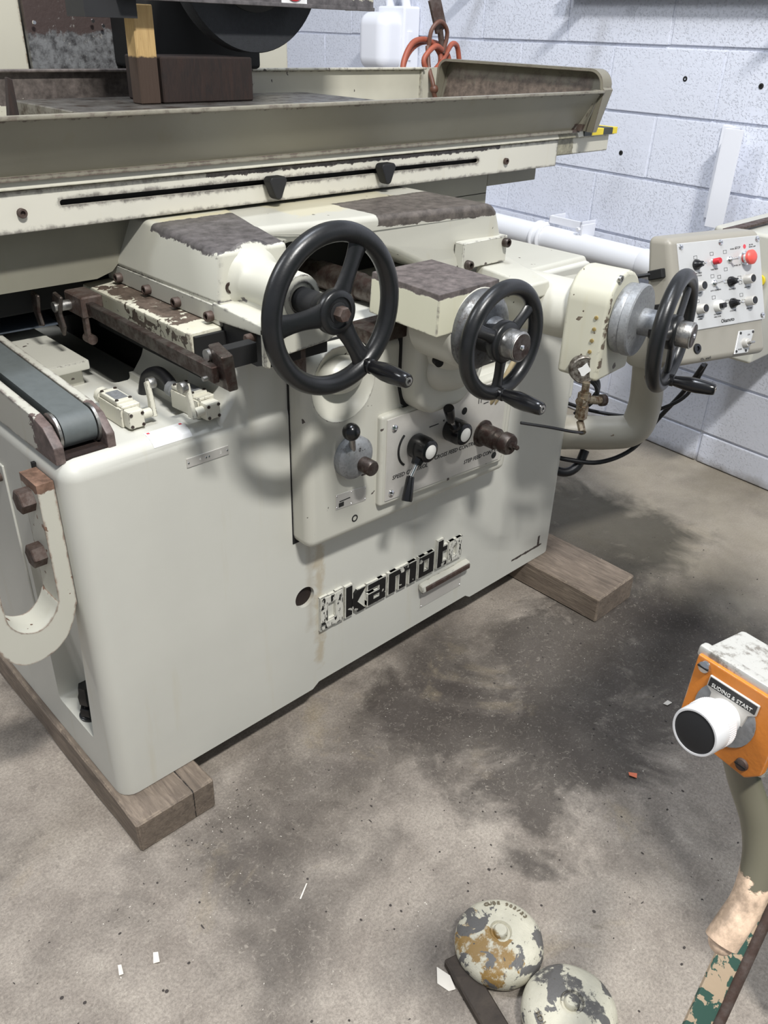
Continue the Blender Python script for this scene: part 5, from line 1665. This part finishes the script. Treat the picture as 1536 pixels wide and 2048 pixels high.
MB(FO).lathe((-0.002, -0.0500, 0.0), (0, -1, 0), [(0.0202, -0.002), (0.0202, 0), (0.0195, 0.0012), (0.012, 0.0026), (0.004, 0.003)], 40).build('button_pad', 'rubber', kn)
# hinge lug at the back of the box
b = MB(FO)
b.box((0.006, 0.060, 0.040), (0.046, 0.068, 0.060), 0.002, 1)
b.lathe((0.022, 0.058, 0.052), (0, -1, 0), [(0.0065, 0), (0.005, 0.004)], 14)
b.cyl((0.008, 0.062, 0.062), (0.03, 0.06, 0.066), 0.003, n=8)
b.build('rear_lug', 'steel', PB)
b = MB()
b.tube([(0.185, -1.045, 0.935), (0.200, -1.059, 0.885), (0.201, -1.082, 0.845), (0.190, -1.098, 0.812), (0.169, -1.106, 0.780), (0.149, -1.105, 0.759), (0.139, -1.104, 0.747), (0.134, -1.104, 0.741)], lambda t: 0.0152 + 0.001 * t - (0.006 * max(0, t - 0.93) / 0.07), 20, 8)
b.sphere((0.136, -1.104, 0.744), 0.0125)
b.tube([(0.20, -1.10, 0.80), (0.26, -1.09, 0.77), (0.33, -1.07, 0.72)], 0.006, 10)
b.build('curved_conduit', 'conduit', PB)

# neighbouring machine: sloping leg with peeling paint, its unseen body is added to shade the floor
LG = thing('machine_leg_shade_body', (0.7, -1.4, 0), 'sloping green machine leg with peeling paint at lower right, with an unseen body added to shade the floor', 'machine')
T1 = Vector((0.346, -1.086, 0.662))
AXL = Vector((0.152, 0.016, 0.201))
T0, T2 = T1 - AXL * 3.29, T1 + AXL * 0.95
WV = Vector((0.0, 0.0135, 0.0145))
TH = AXL.cross(WV).normalized()
if TH.x < 0:
    TH = -TH
TH = TH * 0.008
b = MB()
b.hexa([T0 - WV, T0 + WV, T2 + WV, T2 - WV, T0 - WV + TH, T0 + WV + TH, T2 + WV + TH, T2 - WV + TH], 0.0015, 1)
b.build('flat_face', 'peelgreen', LG)
b = MB()
b.tube([T0 - WV * 1.25, T2 - WV * 1.25], 0.0065, 14, 1)
b.build('rounded_edge', 'rusty', LG)
b = MB()
b.hexa([(0.62, -1.70, 0.10), (1.20, -1.70, 0.10), (1.20, -1.13, 0.10), (0.62, -1.13, 0.10),
        (0.52, -1.70, 1.62), (1.20, -1.70, 1.62), (1.20, -1.10, 1.62), (0.52, -1.10, 1.62)], 0.02, 3)
b.build('body', 'machinegreen', LG)  # body added unseen, made tall so its shadow reaches across the floor
for x_ in (0.68, 1.12):
    for y_ in (-1.66, -1.19):
        MB().cyl((x_, y_, 0.0), (x_, y_, 0.11), 0.03, 0.02, 18).build('added_body_foot', 'rusty', LG)

# ================================================================== FLOOR DEBRIS
def scrap(name, pts, z, mat, label, cat):
    b = MB()
    vs_ = [b.bm.verts.new((x_, y_, z + dz)) for x_, y_, dz in pts]
    vt_ = [b.bm.verts.new((x_, y_, z + dz + 0.001)) for x_, y_, dz in pts]
    n2 = len(pts)
    b.bm.faces.new(vt_)
    b.bm.faces.new(vs_[::-1])
    for i in range(n2):
        b.bm.faces.new([vs_[i], vs_[(i + 1) % n2], vt_[(i + 1) % n2], vt_[i]])
    o_ = b.build(name, mat, None, 0, True)
    o_['label'] = label
    o_['category'] = cat
    return o_


scrap('paper_scrap', [(0.245, -0.682, 0), (0.262, -0.664, .010), (0.270, -0.690, .006), (0.262, -0.712, 0), (0.250, -0.706, 0)], 0.001, 'cardboard',
      'torn pale paper scrap on the floor beside the wooden batten', 'scrap')
M['darkgrit'] = plain('dark_grit', (0.05, 0.042, 0.038), 0.9)
scrap('paint_flake', [(-0.116, -0.302, 0), (-0.106, -0.284, .002), (-0.098, -0.288, 0), (-0.106, -0.308, .002)], 0.001, 'cardboard',
      'whitish flake on the floor at lower left, upper right one of the pair', 'flake')
scrap('paint_flake', [(-0.173, -0.280, 0), (-0.166, -0.262, .002), (-0.160, -0.264, 0), (-0.166, -0.284, .002)], 0.001, 'cardboard',
      'slim whitish flake on the floor at lower left, left one of the pair', 'flake')
scrap('wood_sliver', [(0.165, -0.380, 0), (0.196, -0.362, 0), (0.198, -0.3635, 0), (0.1665, -0.3825, 0)], 0.001, 'cardboard',
      'thin white sliver lying alone on the floor left of centre', 'sliver')
M['orangechip'] = plain('orange_chip', (0.75, 0.20, 0.10), 0.5)
scrap('paint_flake', [(0.944, -0.644, 0), (0.956, -0.660, 0), (0.940, -0.668, .003), (0.933, -0.652, .004)], 0.001, 'orangechip',
      'small orange paint flake on the dark floor left of the push button box', 'flake')
scrap('plastic_flake', [(1.215, -0.578, 0), (1.233, -0.580, .002), (1.236, -0.592, 0), (1.214, -0.590, .003)], 0.001, 'cardboard',
      'small grey white plastic flake on the floor above the push button box', 'flake')
b = MB()
rnd = random.Random(3)
for i in range(620):
    if i < 420:
        x_, y_ = rnd.uniform(-0.5, 1.9), rnd.uniform(-1.0, -0.02)
    elif i < 520:
        x_, y_ = rnd.gauss(0.14, 0.09), rnd.gauss(-0.10, 0.04)
    else:
        x_, y_ = rnd.gauss(1.5, 0.18), rnd.gauss(-0.25, 0.10)
    if y_ > -0.01 and x_ > -0.03:
        continue
    if -0.03 < x_ < 0.19 and y_ > -0.085 or 1.35 < x_ < 1.58 and y_ > -0.27:
        continue
    s2 = rnd.uniform(0.0004, 0.0013) * (1.6 if rnd.random() < 0.1 else 1)
    a_ = rnd.uniform(0, 6.28)
    el = rnd.uniform(1, 3)
    vs_ = [b.bm.verts.new((x_ + s2 * (el * cx * math.cos(a_) - cy * math.sin(a_)), y_ + s2 * (el * cx * math.sin(a_) + cy * math.cos(a_)), 0.0006 + rnd.uniform(0, .001))) for cx, cy in ((-1, -.5), (1, -.7), (.7, .8), (-.5, .6))]
    b.bm.faces.new(vs_)
nchips = len(b.bm.faces)
for i in range(260):
    x_, y_ = rnd.uniform(-0.5, 2.0), rnd.uniform(-1.0, -0.1)
    if -0.03 < x_ < 0.19 and y_ > -0.085 or 1.35 < x_ < 1.58 and y_ > -0.27:
        continue
    b.sphere((x_, y_, 0.0005), rnd.uniform(0.0008, 0.0028), (rnd.uniform(.8, 1.6), rnd.uniform(.8, 1.6), .5), 7, 4)
me = b.mesh('floor_debris', 'cardboard', 40)
me.materials.append(M['darkgrit'])
for p_ in me.polygons:
    p_.material_index = 0 if len(p_.vertices) == 4 and p_.area < 4e-6 and abs(p_.center.z) < 0.0025 and p_.normal.z > 0.7 and p_.index < nchips else 1
o = place('floor_debris', me, (0, 0, 0))
o['kind'] = 'stuff'
o['label'] = 'tiny pale chips and dark grit scattered over the oily floor'
o['category'] = 'debris'
